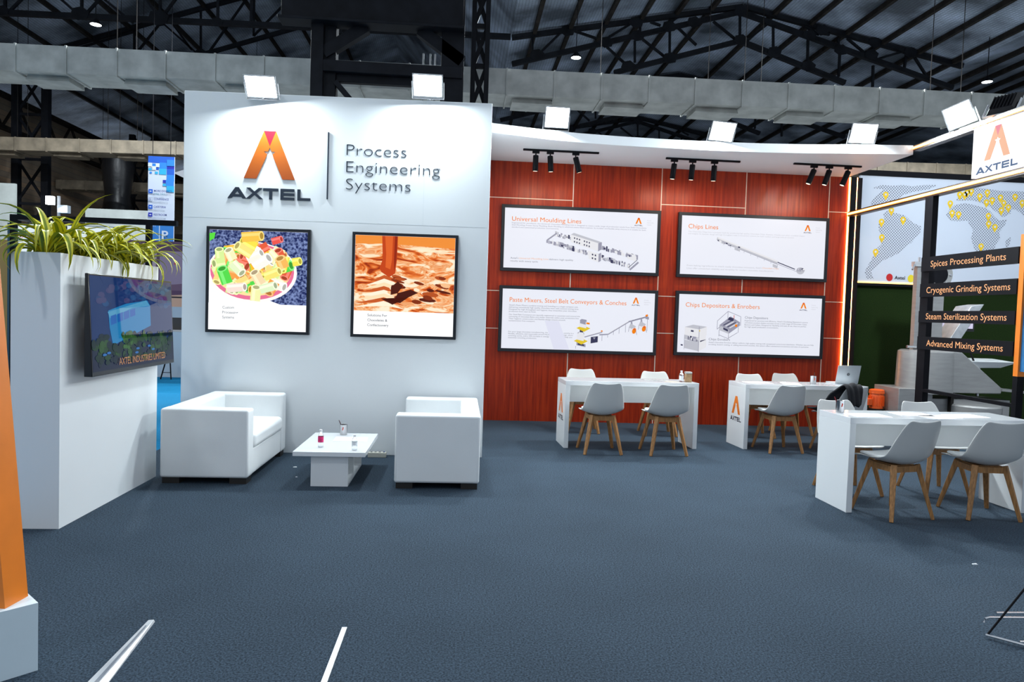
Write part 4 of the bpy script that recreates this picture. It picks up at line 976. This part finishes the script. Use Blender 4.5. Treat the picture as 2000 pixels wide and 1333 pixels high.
MB().lathe([(.001, .56), (.30, .56), (.335, .54), (.34, .50), (.35, 0), (.001, 0)], SS, 32, (6.2, 9.0, .64)).build('drum', t, smooth=40, **W_)
mb = MB(); y0, y1 = 8.72, 9.25; pr = [(6.15, .66), (7.06, .66), (7.08, .73), (6.50, 1.19), (6.15, 1.20)]
mb.prism(pr[::1], SS, (0, y1, 0), X, Z, y1 - y0); mb.build('hopper', t, bevel=.012, **W_)
MB().hexa([(7.06, 8.70, .70), (7.55, 8.70, .665), (7.55, 9.2, .665), (7.06, 9.2, .70)], [(7.06, 8.70, .73), (7.55, 8.70, .69), (7.55, 9.2, .69), (7.06, 9.2, .73)], SS).build('tray', t, **W_)
mb = MB(); mb.box(5.69, 6.15, 8.75, 9.3, .04, .70, SS); mb.box(6.06, 7.24, 8.78, 9.25, .05, .575, SS); mb.build('base_cabinet', t, bevel=.004, **W_)
MB().lathe([(.001, .12), (.29, .12), (.31, .10), (.31, .0), (.29, -.02), (.001, -.02)], SS, 32, (6.70, 8.72, .40)).build('rotor_cover', t, smooth=40, **W_)
MB().box(6.38, 6.42, 8.72, 8.78, 0, .66, STEEL2).build('support', t, **W_)
mb = MB(); mb.hexa([(6.46, 8.9, 1.37), (6.61, 8.9, 1.37), (6.61, 9.2, 1.37), (6.46, 9.2, 1.37)], [(6.72, 8.9, 1.80), (6.90, 8.9, 1.83), (6.90, 9.2, 1.83), (6.72, 9.2, 1.80)], ALU); mb.build('chute', t, bevel=.006, **W_)
mb = MB(); mb.hexa([(6.74, 8.8, .99), (7.10, 8.8, 1.0), (7.10, 9.1, 1.0), (6.74, 9.1, .99)], [(6.67, 8.75, 1.075), (7.29, 8.75, 1.075), (7.29, 9.2, 1.10), (6.67, 9.2, 1.10)], WHITE); mb.build('console_shelf', t, **W_)
mb = MB(); mb.tube([(6.70, 8.85, 1.20), (6.80, 8.80, .92)], .012, BLACKM); mb.tube([(6.95, 9.0, 1.0), (6.95, 9.0, .6)], .02, CHROME); mb.build('strut', t, **W_)
MB().box(6.62, 7.12, 9.35, 9.40, 1.46, 1.60, mat('dark_screen_edge', (.02, .02, .025), .4)).build('monitor', t, **W_)
mb = MB(); mb.flat([(6.64, 1.50), (7.10, 1.50), (7.10, 1.585), (6.64, 1.585)], glow('lit_monitor', (.75, .72, .95), .8), (0, 9.349, 0), X, Z); mb.flat([(6.93, 1.53), (7.05, 1.53), (7.05, 1.55), (6.93, 1.55)], glow('lit_monitor_mark', (.6, .05, .35), .7), (0, 9.348, 0), X, Z); mb.build('monitor_screen', t, **W_)
t = thing('electric_motor', 'orange finned electric motor beside the stainless machine', 'motor', (5.575, 9.05, 0))
MB().lathe([(.001, .62), (.075, .62), (.085, .60), (.085, .40), (.001, .40)], MOTOR, 24).build('housing', t, smooth=40)
mb = MB()
for k in range(20):
    a = k * PI / 10; mb.box(-.001, .001, -.001, .001, .43, .57, MOTOR) if False else mb.beam((.083 * math.cos(a), .083 * math.sin(a), .50), (.098 * math.cos(a), .098 * math.sin(a), .50), .006, .13, MOTOR)
mb.build('fin', t)
MB().lathe([(.001, .655), (.07, .655), (.092, .645), (.095, .60), (.001, .60)], MOTOR, 24).build('fan_cover', t, smooth=40)
MB().box(-.14, -.08, -.05, .05, .44, .53, MOTOR).build('terminal_box', t, bevel=.006)
MB().lathe([(.001, .40), (.11, .40), (.11, .38), (.10, .37), (.10, .0), (.001, .0)], STEEL2, 20).build('stand', t, smooth=40)
tag(MB().tube([(7.10, 8.0, .41), (7.16, 7.99, .42), (7.24, 7.98, .425), (7.27, 7.98, .425)], [.015, .03, .03, .02], CHROME, 14).build('nozzle', loc=(7.18, 7.99, .4)), 'small shiny metal nozzle behind the display upright', 'nozzle')

# ------------------------------------------------------------------ orange letter leg on white plinth, floor strips, wire rack
t = thing('letter_monument', 'giant orange letter leg rising from a white plinth at the booth corner', 'monument', (-1.9, 2.97, 0))
c = Vector((-1.677, 2.965, 0)); e1 = Vector((-1, -1, 0)).normalized(); e2 = Vector((-1, 1, 0)).normalized()
PLN = mat('white_plinth_laminate', (.74, .86, .92), .35, var=.015)
q = [c, c + e2 * .42, c + e2 * .42 + e1 * .9, c + e1 * .9]
mb = MB(); mb.hexa([tuple(p) for p in q], [tuple(p + Vector((0, 0, .28))) for p in q], PLN); mb.build('plinth', t, world=True)
a = Vector((-1.769, 2.905, .28)); b = Vector((-1.755, 3.032, .28)); lean = Vector((-.13, -.03, 1.75))
back = Vector((-.16, .02, 0))
w_ = b - a
mb = MB()
B0 = [a, b, b + back, a + back + Vector((-.02, 0, 0))]
mb.hexa([tuple(p) for p in B0], [tuple(p + lean) for p in B0], ORANGE); mb.build('letter_leg', t, world=True)
t = thing('aluminium_strip', 'wide angled aluminium floor strip nearer the orange monument', 'floor strip', (-1.40, 3.1, 0))
mb = MB(); mb.hexa([(-1.42, 2.60, 0), (-1.325, 2.60, 0), (-1.403, 3.418, 0), (-1.431, 3.413, 0)], [(-1.42, 2.60, .012), (-1.36, 2.60, .016), (-1.408, 3.418, .010), (-1.431, 3.413, .010)], ALU); mb.build('strip', t, world=True)
mb = MB(); mb.hexa([(-1.385, 2.60, .0125), (-1.365, 2.60, .016), (-1.412, 3.35, .012), (-1.418, 3.35, .0115)], [(-1.385, 2.60, .015), (-1.365, 2.60, .018), (-1.412, 3.35, .0135), (-1.418, 3.35, .013)], mat('grey_groove', (.22, .24, .28), .4, .5)); mb.build('groove', t, world=True)
tag(MB().hexa([(-.520, 2.6, 0), (-.494, 2.6, 0), (-.492, 3.346, 0), (-.516, 3.346, 0)], [(-.520, 2.6, .006), (-.494, 2.6, .006), (-.492, 3.346, .006), (-.516, 3.346, .006)], ALU).build('aluminium_strip', loc=(-.5, 3.0, 0)), 'narrow flat aluminium strip on the carpet before the coffee table', 'floor strip')
t = thing('brochure_rack', 'low chrome wire brochure rack at the edge of the carpet', 'rack', (2.75, 3.25, 0))
mb = MB(); mb.tube([(2.615, 3.235, .015), (3.0, 2.85, .015)], .006, CHROME); mb.build('foot_wire', t, world=True)
mb = MB(); mb.tube([(2.615, 3.25, .07), (2.62, 3.25, .09), (2.64, 3.25, .095), (3.1, 3.23, .10)], .005, CHROME); mb.tube([(2.70, 3.28, .105), (3.1, 3.27, .11)], .005, CHROME); mb.tube([(2.72, 3.15, .02), (3.1, 3.13, .02)], .005, CHROME); mb.build('shelf_wire', t, world=True)
mb = MB(); mb.tube([(2.63, 3.24, .015), (2.84, 3.25, .27), (2.95, 3.25, .42)], .005, BLACKM); mb.build('back_leg', t, world=True)
mb = MB(); mb.tube([(2.815, 3.25, .245), (3.1, 3.25, .25)], .005, CHROME); mb.build('cross_wire', t, world=True)

# ------------------------------------------------------------------ neighbouring stands seen past the planter
t = thing('tube_gantry', 'black square-tube frame of the neighbouring stand behind the plants', 'frame', (-4.8, 8.0, 0))
mb = MB(); mb.box(-4.82, -3.1, 7.97, 8.03, 2.345, 2.40, BLACKM); mb.build('top_rail', t, world=True)
for x in (-4.82, -3.42): MB().box(x, x + .05, 7.97, 8.03, 0, 2.345, BLACKM).build('post', t, world=True)
MB().box(-4.8, -4.75, 8.03, 8.95, 2.35, 2.39, BLACKM).build('roof_rail', t, world=True)
t = thing('demo_screen', 'backlit white screen with red heading behind the black frame', 'screen', (-5.45, 9.0, 0))
MB().box(-5.48, -4.2, 9.02, 9.08, 0, 2.41, mat('teal_edge', (.03, .08, .11), .4)).build('cabinet', t, world=True)
MB().box(-5.43, -4.25, 9.0, 9.02, 1.0, 2.40, glow('lit_screen_white', (.82, .93, 1), .85)).build('panel', t, world=True)
mb = MB(); text_on(mb, 'nd Dough', glow('lit_red_print', (.75, .18, .22), .8), (-5.38, 8.999, 2.235), X, Z, .055, .42); mb.build('heading', t, world=True)
MB().box(-5.75, -5.48, 9.0, 9.3, 1.0, 2.25, mat('tan_box', (.45, .30, .10), .6)).build('side_cabinet', t, world=True) if False else None
tag(MB().box(-5.95, -5.55, 9.2, 9.6, 0, 2.22, mat('tan_cabinet', (.45, .27, .08), .6)).build('cabinet', loc=(-5.75, 9.4, 0)), 'tan cabinet of the neighbouring stand beside the lit screen', 'cabinet')
t = thing('machine_poster', 'printed poster of steel machinery on the stand behind the planter', 'poster', (-6.3, 15.0, 0))
MB().box(-7.6, -5.0, 15.0, 15.08, .30, 2.75, mat('poster_backing', (.7, .72, .74), .5)).build('backing', t, world=True)
mb = MB(); lay2 = [0]
def pf(poly, c, r=.5):
    lay2[0] += .0004; mb.flat(poly, mat('print_%d_%d_%d' % tuple(int(k * 100) for k in c), c, r), (0, 14.999, 0), X, Z, lay2[0])
pf([(-7.6, .95), (-5.0, .95), (-5.0, 2.75), (-7.6, 2.75)], (.12, .05, .10)); pf([(-6.15, 1.75), (-5.4, 1.75), (-5.4, 2.55), (-6.15, 2.55)], (.35, .24, .32)); pf([(-6.6, 1.85), (-6.25, 1.85), (-6.2, 2.6), (-6.5, 2.6)], (.5, .35, .4))
pf([(-6.15, 1.75), (-5.2, 1.75), (-5.2, 1.95), (-6.1, 1.85)], (.20, .10, .15)); pf([(-5.86, 2.28), (-5.80, 2.28), (-5.80, 2.36), (-5.86, 2.36)], (.8, .8, .8)); pf([(-5.86, 2.28), (-5.82, 2.28), (-5.82, 2.33), (-5.86, 2.33)], (.6, .05, .08))
pf([(-6.4, 1.42), (-5.0, 1.42), (-5.0, 1.72), (-6.4, 1.62)], (.75, .42, .28)); pf([(-6.4, 1.60), (-5.0, 1.60), (-5.0, 1.63), (-6.4, 1.63)], (.03, .02, .02)); pf([(-6.4, 1.20), (-5.0, 1.20), (-5.0, 1.42), (-6.4, 1.42)], (.50, .56, .62)); pf([(-6.4, .95), (-5.0, .95), (-5.0, 1.2), (-6.4, 1.2)], (.06, .05, .045))
mb.build('print', t, world=True)
tag(MB().box(-7.0, -5.0, 14.7, 14.98, 0, .92, mat('pale_counter', (.62, .68, .72), .5)).build('counter', loc=(-6, 14.8, 0)), 'pale counter below the machinery poster on the blue carpet', 'counter')
t = thing('easel', 'thin black folding easel standing before the pale counter', 'easel', (-5.75, 14.3, 0))
for a_, b_ in (((-5.82, 14.3, 0), (-5.73, 14.45, .55)), ((-5.62, 14.3, 0), (-5.71, 14.45, .55)), ((-5.72, 14.55, 0), (-5.72, 14.46, .55))):
    MB().beam(a_, b_, .018, .018, BLACKM).build('leg', t, world=True)
MB().beam((-5.80, 14.33, .13), (-5.65, 14.33, .13), .012, .012, BLACKM).build('crossbar', t, world=True)

# wayfinding banner
t = thing('wayfinding_banner', 'tall blue and white wayfinding banner hanging in the hall', 'banner', (-8.2, 20.0, 2.1))
BW = mat('banner_white', (.55, .60, .70), .6)
MB().box(-8.53, -7.84, 20.0, 20.03, 2.05, 5.44, BW).build('cloth', t, world=True)
mb = MB(); lay2 = [0]
def bf(x0, x1, z0, z1, c): 
    lay2[0] += .0005; mb.flat([(x0, z0), (x1, z0), (x1, z1), (x0, z1)], mat('ban_%d_%d_%d' % tuple(int(k * 100) for k in c), c, .6), (0, 19.998, 0), X, Z, lay2[0])
b1, b2, b3, b4 = (.008, .09, .48), (.02, .20, .62), (.01, .02, .34), (.02, .36, .62)
bf(-8.53, -7.84, 5.26, 5.44, b1)
for x, z, w, c in ((-8.42, 5.08, .10, b2), (-8.24, 5.02, .20, b2), (-8.04, 5.0, .20, b3), (-8.34, 4.98, .09, b1), (-8.52, 4.95, .08, b4), (-8.24, 4.83, .19, b4), (-8.04, 4.82, .20, b1), (-8.35, 4.84, .08, b4), (-8.49, 4.85, .06, b2), (-8.04, 4.63, .20, b2), (-8.14, 4.56, .10, b3), (-8.06, 4.46, .21, b2), (-8.14, 4.46, .08, b4), (-8.04, 4.27, .20, b4), (-8.04, 5.12, .2, b2)): zn = 4.49 + (z - 4.27) * .828; bf(x, x + w, zn, zn + w * .83, c)
for x, z in ((-8.53, 5.16), (-8.33, 5.15), (-8.42, 5.07)): bf(x, x + .1, z, z + .1, (.6, .65, .72))
for k, z in enumerate((4.44, 4.23, 4.02, 3.81)): bf(-8.51, -8.40, z, z + .11, [b1, (.45, .5, .6), b1, b3][k]); bf(-8.48, -8.43, z + .045, z + .065, (.7, .74, .8))
bf(-8.53, -7.84, 2.75, 3.68, (.02, .17, .50)); bf(-8.22, -8.2, 3.1, 3.62, (.5, .6, .7))
mb.build('print', t, world=True)
BL = mat('banner_navy', (.01, .03, .22), .6)
for body, z, w in (('MORE EXHIBITS', 4.48, .47), ('CONFERENCE', 4.26, .39), ('CAFETERIA', 4.05, .32), ('RESTROOM', 3.84, .34)): mb = MB(); text_on(mb, body, BL, (-8.36, 19.97, z), X, Z, .055, w, offset=.01); mb.build('lettering', t, world=True)
mb = MB(); text_on(mb, 'HALL 3.4.5', mat('banner_teal', (.02, .22, .30), .6), (-8.36, 19.97, 4.405), X, Z, .045, .28); text_on(mb, '3', BL, (-8.48, 19.965, 4.24), X, Z, .07)
mb.build('lettering', t, world=True); mb = MB(); text_on(mb, 'EXIT', BW, (-8.49, 19.965, 3.54), X, Z, .07, .2); text_on(mb, 'P', BW, (-8.14, 19.965, 3.22), X, Z, .22, .17, offset=.02); text_on(mb, 'P', BW, (-8.46, 19.965, 3.30), X, Z, .14, .11, offset=.02)
mb.build('lettering', t, world=True)
for x in (-8.42, -7.95): MB().tube([(x, 20.015, 5.44), (x, 20.015, 14.9)], .008, BLACKM, 6).build('hanging_wire', t, world=True)

# ------------------------------------------------------------------ the hall around
struct(MB().box(-19.4, -19.0, 8, 52, -.12, 9.8, BRICK).build('wall_left'))
struct(MB().box(-19.4, 45, 52, 52.4, -.12, 18, mat('dark_end_wall', (.012, .011, .011), .9, var=.4, vscale=.6)).build('wall_far'))
struct(MB().box(44.6, 45, 8, 52, -.12, 12, mat('dark_end_wall', (.012, .011, .011), .9)).build('wall_right'))
# roof folds: X, Z along the section, extruded in depth
sec = [(-22, 10.14), (-4, 16.4), (1.45, 10.85), (9.25, 12.35), (17.4, 10.75), (25.2, 12.35), (33, 10.75), (45, 12.5)]
mb = MB()
ya, yb2 = 13.0, 52.2
for (x0, z0), (x1, z1) in zip(sec[:-1], sec[1:]):
    mb.hexa([(x0, ya, z0), (x1, ya, z1), (x1, yb2, z1), (x0, yb2, z0)], [(x0, ya, z0 + .06), (x1, ya, z1 + .06), (x1, yb2, z1 + .06), (x0, yb2, z0 + .06)], ROOF)
struct(mb.build('ceiling'))
def roof_z(x):
    for (x0, z0), (x1, z1) in zip(sec[:-1], sec[1:]):
        if x0 <= x <= x1: return z0 + (z1 - z0) * (x - x0) / (x1 - x0)
    return 10
k = 0
for x in [-18.5, -17, -15.5, -14, -12.5, -11, -9.5, -8, -6.5, 2.2, 3.4, 4.6, 5.8, 7.0, 8.2, 10.4, 11.7, 13.0, 14.3, 15.6, 16.9, 18.6, 20.2, 21.8, 23.4]:
    z = roof_z(x) - .09
    o = MB().box(x - .06, x + .06, 13.2, 51.9, z - .085, z + .075, STEEL2).build('roof_purlin', loc=(x, 13.2, z))
    tag(o, 'dark steel purlin running the depth of the hall under the roof', 'roof beam', 'roof purlins')

def truss(label, Y, chords, webs, cw=.14, ww=.07, gus=()):
    t = thing('roof_truss', label, 'roof truss', (chords[0][0], Y, chords[0][1]))
    for (x0, z0, x1, z1) in chords: MB().beam((x0, Y, z0), (x1, Y, z1), .16, cw, STEEL).build('chord', t, world=True)
    for (x0, z0, x1, z1) in webs: MB().beam((x0, Y, z0), (x1, Y, z1), .08, ww, STEEL).build('web_brace', t, world=True)
    for (x, z, r) in gus:
        mb = MB(); mb.prism([(r * math.cos(a * PI / 3 + .3), r * .75 * math.sin(a * PI / 3 + .3)) for a in range(6)], STEEL, (x, Y - .09, z), X, Z, -.02 * -1); mb.build('gusset_plate', t, world=True)
    return t
RW = [(3.08, 10.96, 2.33, 10.17), (2.13, 10.87, 2.15, 10.21), (3.51, 11.05, 4.3, 10.84), (5.5, 11.43, 4.73, 10.92), (5.77, 11.44, 5.78, 11.1), (6.12, 11.5, 6.47, 11.4), (7.08, 11.73, 6.79, 11.5), (4.66, 10.58, 5.38, 10.0), (5.61, 10.84, 5.64, 10.12), (5.88, 10.9, 6.69, 10.35), (6.8, 11.25, 6.83, 10.36), (7.09, 11.35, 7.74, 10.82), (8.29, 11.65, 9.16, 11.05), (9.21, 11.99, 9.25, 11.09), (10.21, 11.68, 9.52, 11.1), (10.4, 11.6, 10.44, 10.78), (11.65, 11.23, 11.68, 10.36), (12.81, 10.86, 12.81, 10.04), (14.03, 10.49, 14.05, 9.76), (11.48, 11.7, 12.04, 11.43), (12.41, 11.45, 12.13, 11.48), (13.05, 11.36, 13.73, 10.88), (12.73, 11.34, 12.74, 11.08), (13.98, 11.24, 14.01, 10.81), (15.11, 11.05, 14.2, 10.73), (15.49, 10.89, 16.0, 10.22), (15.21, 10.96, 15.15, 10.35)]
RC = [(1.45, 10.70, 9.29, 12.2), (9.29, 12.2, 17.28, 10.65), (1.48, 9.83, 9.2, 12.02), (9.2, 12.02, 16.96, 9.88), (4.95, 9.74, 9.25, 11.05), (9.25, 11.05, 13.04, 9.84)]
GUS = [(x, z, .26) for x, z in ((9.22, 12.0), (9.25, 11.05), (5.68, 10.98), (4.62, 10.7), (6.75, 11.35), (3.3, 11.0), (5.62, 11.42), (2.3, 10.15), (6.82, 10.30), (5.4, 9.95), (11.66, 11.35), (13.9, 10.82), (14.0, 11.25), (12.1, 11.55), (15.3, 10.98), (10.45, 10.72), (11.68, 10.3), (12.8, 10.92), (7.6, 11.55))]
truss('steel gable truss over the wood wall, first in its bay behind the canopy', 24, RC, RW, .15, .07, GUS)
for Y, w_ in ((31, 'second'), (38, 'third'), (45, 'fourth')):
    truss('steel gable truss over the wood wall, %s in its bay' % w_, Y, RC, RW[7:20] + RW[:3], .15, .07, GUS[:8])
LW = [(-12.34, 12.9, -12.34, 10.58), (-10.4, 12.8, -12.22, 10.61), (-9.93, 13.0, -9.92, 10.65), (-8.0, 13.4, -9.92, 10.57), (-8.13, 13.5, -8.11, 10.55), (-11.6, 12.9, -9.88, 10.57), (-14.67, 12.3, -14.67, 10.52), (-12.9, 12.4, -14.56, 10.54), (-14.6, 12.4, -12.41, 10.57), (-11.63, 11.11, -10.75, 10.43), (-7.04, 13.6, -7.06, 10.58), (-6.0, 13.6, -4.4, 10.6), (-2.6, 13.6, -4.4, 10.6)]
truss('long flat-bottomed roof truss over the planter side of the hall', 24, [(-18.8, 10.46, 1.4, 10.72), (-18.8, 11.0, -4.1, 16.1)], LW, .16, .075, [(-12.35, 10.6, .3), (-9.93, 10.62, .34), (-14.7, 10.55, .22), (-8.1, 10.6, .2), (-4.4, 10.65, .35)])
LW2 = [(-12.76, 13.15, -13.72, 11.84), (-12.76, 13.15, -11.35, 11.98), (-12.45, 13.28, -11.51, 12.07), (-13.84, 12.9, -13.83, 11.5), (-11.17, 13.83, -11.14, 11.5), (-9.35, 14.26, -11.09, 11.6), (-16.13, 11.86, -13.79, 12.7), (-9, 14.4, -9.0, 12.8), (-7.4, 14.6, -9, 12.8)]
truss('sloping roof truss behind the flat-bottomed one, planter side', 31, [(-16.99, 11.76, -10.23, 14.11), (-10.23, 14.11, -4.2, 16.2), (-11.09, 11.9, -4.5, 14.2), (-18.8, 11.2, -11.09, 11.9)], LW2, .15, .075, [(-12.8, 13.1, .25), (-11.1, 11.9, .28)])
# diagonal pipes under the roof
tag(MB().tube([(12.15, 24.5, 12.0), (6.9, 20.5, 9.0)], .09, STEEL2, 10).build('roof_pipe', loc=(12.15, 24.5, 12.0)), 'dark pipe sloping down across the gable truss', 'pipe') if False else None

# ducts
def duct(label, Y, x0, x1, z0, h, d, seams, vents, M, tilt=0.0):
    t = thing('air_duct', label, 'air duct', (x0, Y, z0))
    zz = lambda x: z0 + tilt * (x - seams[0])
    mb = MB(); mb.hexa([(x0, Y, zz(x0)), (x1, Y, zz(x1)), (x1, Y + d, zz(x1)), (x0, Y + d, zz(x0))], [(x0, Y, zz(x0) + h), (x1, Y, zz(x1) + h), (x1, Y + d, zz(x1) + h), (x0, Y + d, zz(x0) + h)], M); mb.build('duct_body', t, world=True)
    for x in seams:
        z = zz(x); mb = MB(); e = .035
        mb.box(x - .02, x + .02, Y - e, Y, z - e, z + h + .01, M); mb.box(x - .02, x + .02, Y + d, Y + d + e, z - e, z + h + .01, M); mb.box(x - .02, x + .02, Y, Y + d, z - e, z, M); mb.box(x - .02, x + .02, Y, Y + d, z + h, z + h + .01, M); mb.build('flange', t, world=True)
    for a, b in vents:
        z = zz(a); mb = MB(); y0, y1 = Y + .28, Y + d - .12; q = .12
        mb.hexa([(a - .02, y0 - .05, z - q), (b + .02, y0 - .05, z - q), (b + .02, y1, z - q), (a - .02, y1, z - q)], [(a, y0, z), (b, y0, z), (b, y1, z), (a, y1, z)], M); mb.build('diffuser', t, world=True)
    return t
SE1 = [-14.0, -12.8, -11.6, -10.47, -9.342, -8.202, -7.098, -5.96, -4.834, -3.7, -2.581, -1.4, -.2, .967, 2.137, 3.306, 4.499, 5.666, 6.869, 8.059, 9.262, 10.449, 11.634, 12.899, 14.122, 15.4, 16.6]
VE1 = [(-12.6, -11.8), (-10.358, -9.423), (-8.124, -7.194), (-5.8, -5.0), (1.136, 2.101), (3.444, 4.415), (5.785, 6.854), (8.143, 9.124), (10.506, 11.449)]
duct('long galvanised air duct nearest the booth, with square ceiling diffusers', 17.5, -15, 17.5, 6.75, .62, 1.08, SE1, VE1, GALV, .0062)
SE2 = [-17.0, -15.962, -14.899, -13.777, -12.683, -11.565, -10.439] + [-9.2 + 1.2 * i for i in range(30)]
VE2 = [(-16.842, -16.141), (-14.782, -13.841), (-12.554, -11.637), (-9.0, -8.2)]
duct('second galvanised air duct, deeper in the hall and dustier', 26.7, -18.5, 27, 6.72, .46, .95, SE2, VE2, GALVD, .02)
SE3 = [-18.638, -17.543, -16.419, -15.359, -14.271, -13.1, -12, -10.9]
duct('third dusty air duct, deepest in the hall beside the wrapped column', 34.6, -18.9, -8, 6.60, .42, .9, SE3, [(-13.9, -12.9)], GALVD, .008)
duct('fourth dusty air duct low by the wayfinding banner', 41, -16, -6, 5.3, .5, .9, [-12, -11, -10, -9], [], GALVD, 0)
def rod(x, z0, z1, Y):
    o = MB().tube([(x, Y, z0), (x, Y, z1)], .009, STEEL2, 6).build('hanging_rod', loc=(x, Y, z0)); tag(o, 'thin steel rod hanging an air duct from the roof', 'rod', 'duct hanging rods')
for x in (-8.43, -7.98, 3.36, 6.15, 7.1, 7.54, 12.11, 12.95): rod(x, 7.40 + .0062 * (x + 10.5), roof_z(x) - .03, 18.0)
for x in (-16.07, -15.72, -12.94, -12.52, -11.91, -11.73): rod(x, 7.2 + .02 * (x + 17), roof_z(x) - .03, 27)
for x in (-17, -14, -10): rod(x, 7.02, roof_z(x) - .03, 35.0)
for x in (-15, -8): rod(x, 5.8, roof_z(x) - .03, 41.4)

# high-bay lamps in view
for x, y, z, w_ in ((-10.916, 22, 9.58, 'over the planter side of the hall'), (3.326, 22, 9.44, 'over the canopy beside the steel portal'), (16.709, 22, 9.44, 'over the lit sign')):
    t = thing('high_bay_lamp', 'round glowing high-bay lamp hanging ' + w_, 'ceiling lamp', (x, y, z))
    MB().lathe([(.001, .16), (.06, .16), (.10, .10), (.17, .02), (.17, 0), (.15, 0), (.12, .02), (.001, .03)], BLACKM, 24).build('reflector', t, smooth=40)
    MB().lathe([(.001, .004), (.15, .004), (.15, .0), (.001, .0)], LENS, 24).build('lens', t)
    MB().tube([(0, 0, .16), (0, 0, roof_z(x) - z - .02)], .012, BLACKM, 6).build('stem', t)
    area('bay_lamp', (0, 0, -.03), (0, 0, -1), .28, 900, (.85, .94, 1), t)

# steel portal behind the white wall
t = thing('steel_portal', 'black riveted steel portal frame rising behind the white wall', 'steel frame', (-1.6, 15, 0))
def ps(name, *a): MB().box(*a, STEEL).build(name, t, world=True, bevel=.01)
ps('column', -3.19, -2.94, 14.9, 15.4, 0, 9.5); ps('column', -2.94, -2.70, 15.0, 15.3, 0, 9.5)
ps('column', -.55, -.08, 14.95, 15.4, 0, 9.5)
ps('girder', -3.78, -.11, 14.85, 15.0, 7.33, 9.0); ps('girder_flange', -3.82, -.08, 14.70, 15.15, 7.27, 7.33)
ps('cross_beam', -2.94, -.11, 14.9, 15.2, 6.33, 6.56)
MB().beam((-2.95, 15.05, 6.72), (-2.1, 15.05, 7.3), .2, .24, STEEL).build('knee_brace', t, world=True)
MB().beam((-.12, 15.05, 6.70), (-1.0, 15.05, 7.3), .2, .24, STEEL).build('knee_brace', t, world=True)
MB().beam((-2.7, 15.05, 6.15), (-2.2, 15.05, 5.6), .2, .1, STEEL).build('knee_brace', t, world=True)
ps('cross_beam', -2.70, -.55, 15.05, 15.2, 6.17, 6.33)
for x in (-.95, -.80, -.70): MB().tube([(x, 15.5, 5.2), (x, 15.5, 7.0)], .02, ALU, 6).build('conduit', t, world=True)
def lattice(label, x0, x1, Y, z1, w=.12, n=7, M=STEEL):
    t = thing('lattice_column', label, 'column', ((x0 + x1) / 2, Y, 0))
    for x in (x0, x1): MB().box(x - w, x + w, Y - .12, Y + .12, 0, z1, M).build('post', t, world=True)
    h = z1 / n
    for k in range(n):
        MB().beam((x0, Y, k * h), (x1, Y, (k + 1) * h), .06, .09, M).build('brace', t, world=True); MB().beam((x1, Y + .05, k * h), (x0, Y + .05, (k + 1) * h), .06, .09, M).build('brace', t, world=True)
        MB().box(x0, x1, Y - .04, Y + .04, k * h - .05, k * h + .05, M).build('tie', t, world=True)
    return t
lattice('dark lattice steel column tight behind the steel portal', .12, .42, 15.9, 10.4, .05, 12)
lattice('dark cross-braced lattice column by the brick wall', -17.3, -16.2, 29, 10.3, .13, 6)
lattice('dark cross-braced lattice column behind the wrapped column', -17.0, -15.9, 38, 10.0, .13, 6)
t = thing('wrapped_column', 'column wrapped in crumpled black sheeting deep in the hall', 'column', (-14.9, 32, 0))
rp = random.Random(8); pr = [(.55 + .08 * math.sin(k * 1.7) + .05 * rp.random(), k * .6) for k in range(14)]
MB().lathe([(.001, 0)] + pr + [(.001, 13 * .6)], mat('black_sheeting', (.012, .012, .014), .35, bump=.6, bscale=6), 16).build('sheeting', t, smooth=60)
# crane girder and platform by the brick wall
t = thing('wall_girder', 'long lattice girder running along the brick wall under the roof', 'girder', (-18.4, 20, 9))
MB().box(-18.6, -18.3, 18, 50, 8.2, 8.35, STEEL2).build('chord', t, world=True); MB().box(-18.6, -18.3, 18, 50, 9.5, 9.65, STEEL2).build('chord', t, world=True)
for k in range(16): MB().beam((-18.45, 18 + 2 * k, 8.3), (-18.45, 19 + 2 * k + (k % 2) * .0, 9.55), .08, .08, STEEL2).build('web_brace', t, world=True); MB().beam((-18.45, 19 + 2 * k, 9.55), (-18.45, 20 + 2 * k, 8.3), .08, .08, STEEL2).build('web_brace', t, world=True)
t = thing('hoarding_wall', 'pale grey panel hoarding in front of the brick wall', 'hoarding', (-16.5, 24, 0))
CONC = mat('grey_hoarding', (.25, .27, .26), .7, var=.15, vscale=2)
MB().box(-18.9, -14.35, 24.0, 24.1, 0, 5.15, CONC).build('panel', t, world=True)
for x in (-17.6, -16.3, -15.1): MB().box(x - .01, x + .01, 23.99, 24.0, 0, 5.15, mat('hoarding_joint', (.06, .07, .07), .7)).build('joint', t, world=True)
tag(MB().box(-13.2, -10.8, 26, 26.1, 0, 4.7, CONC).build('hoarding_wall', loc=(-12, 26, 0)), 'pale grey hoarding panel behind the small pole floodlight', 'hoarding')
t = thing('pole_floodlight', 'small glowing floodlight with a white box on a pole beyond the plants', 'floodlight', (-6.6, 12.0, 0))
MB().tube([(-6.53, 12.05, 0), (-6.53, 12.05, 3.17)], .025, ALU, 8).build('pole', t, world=True)
MB().box(-6.67, -6.56, 11.93, 12.0, 3.02, 3.15, LENS).build('lens', t, world=True)
MB().box(-6.67, -6.56, 12.0, 12.04, 3.02, 3.15, BLACKM).build('housing', t, world=True)
MB().box(-6.51, -6.36, 11.98, 12.08, 2.90, 3.02, WHITE).build('junction_box', t, world=True)
area('pole_lamp', (0.0, -.1, 3.07), (.3, -1, -.5), .1, 25, (.8, .95, 1), t)
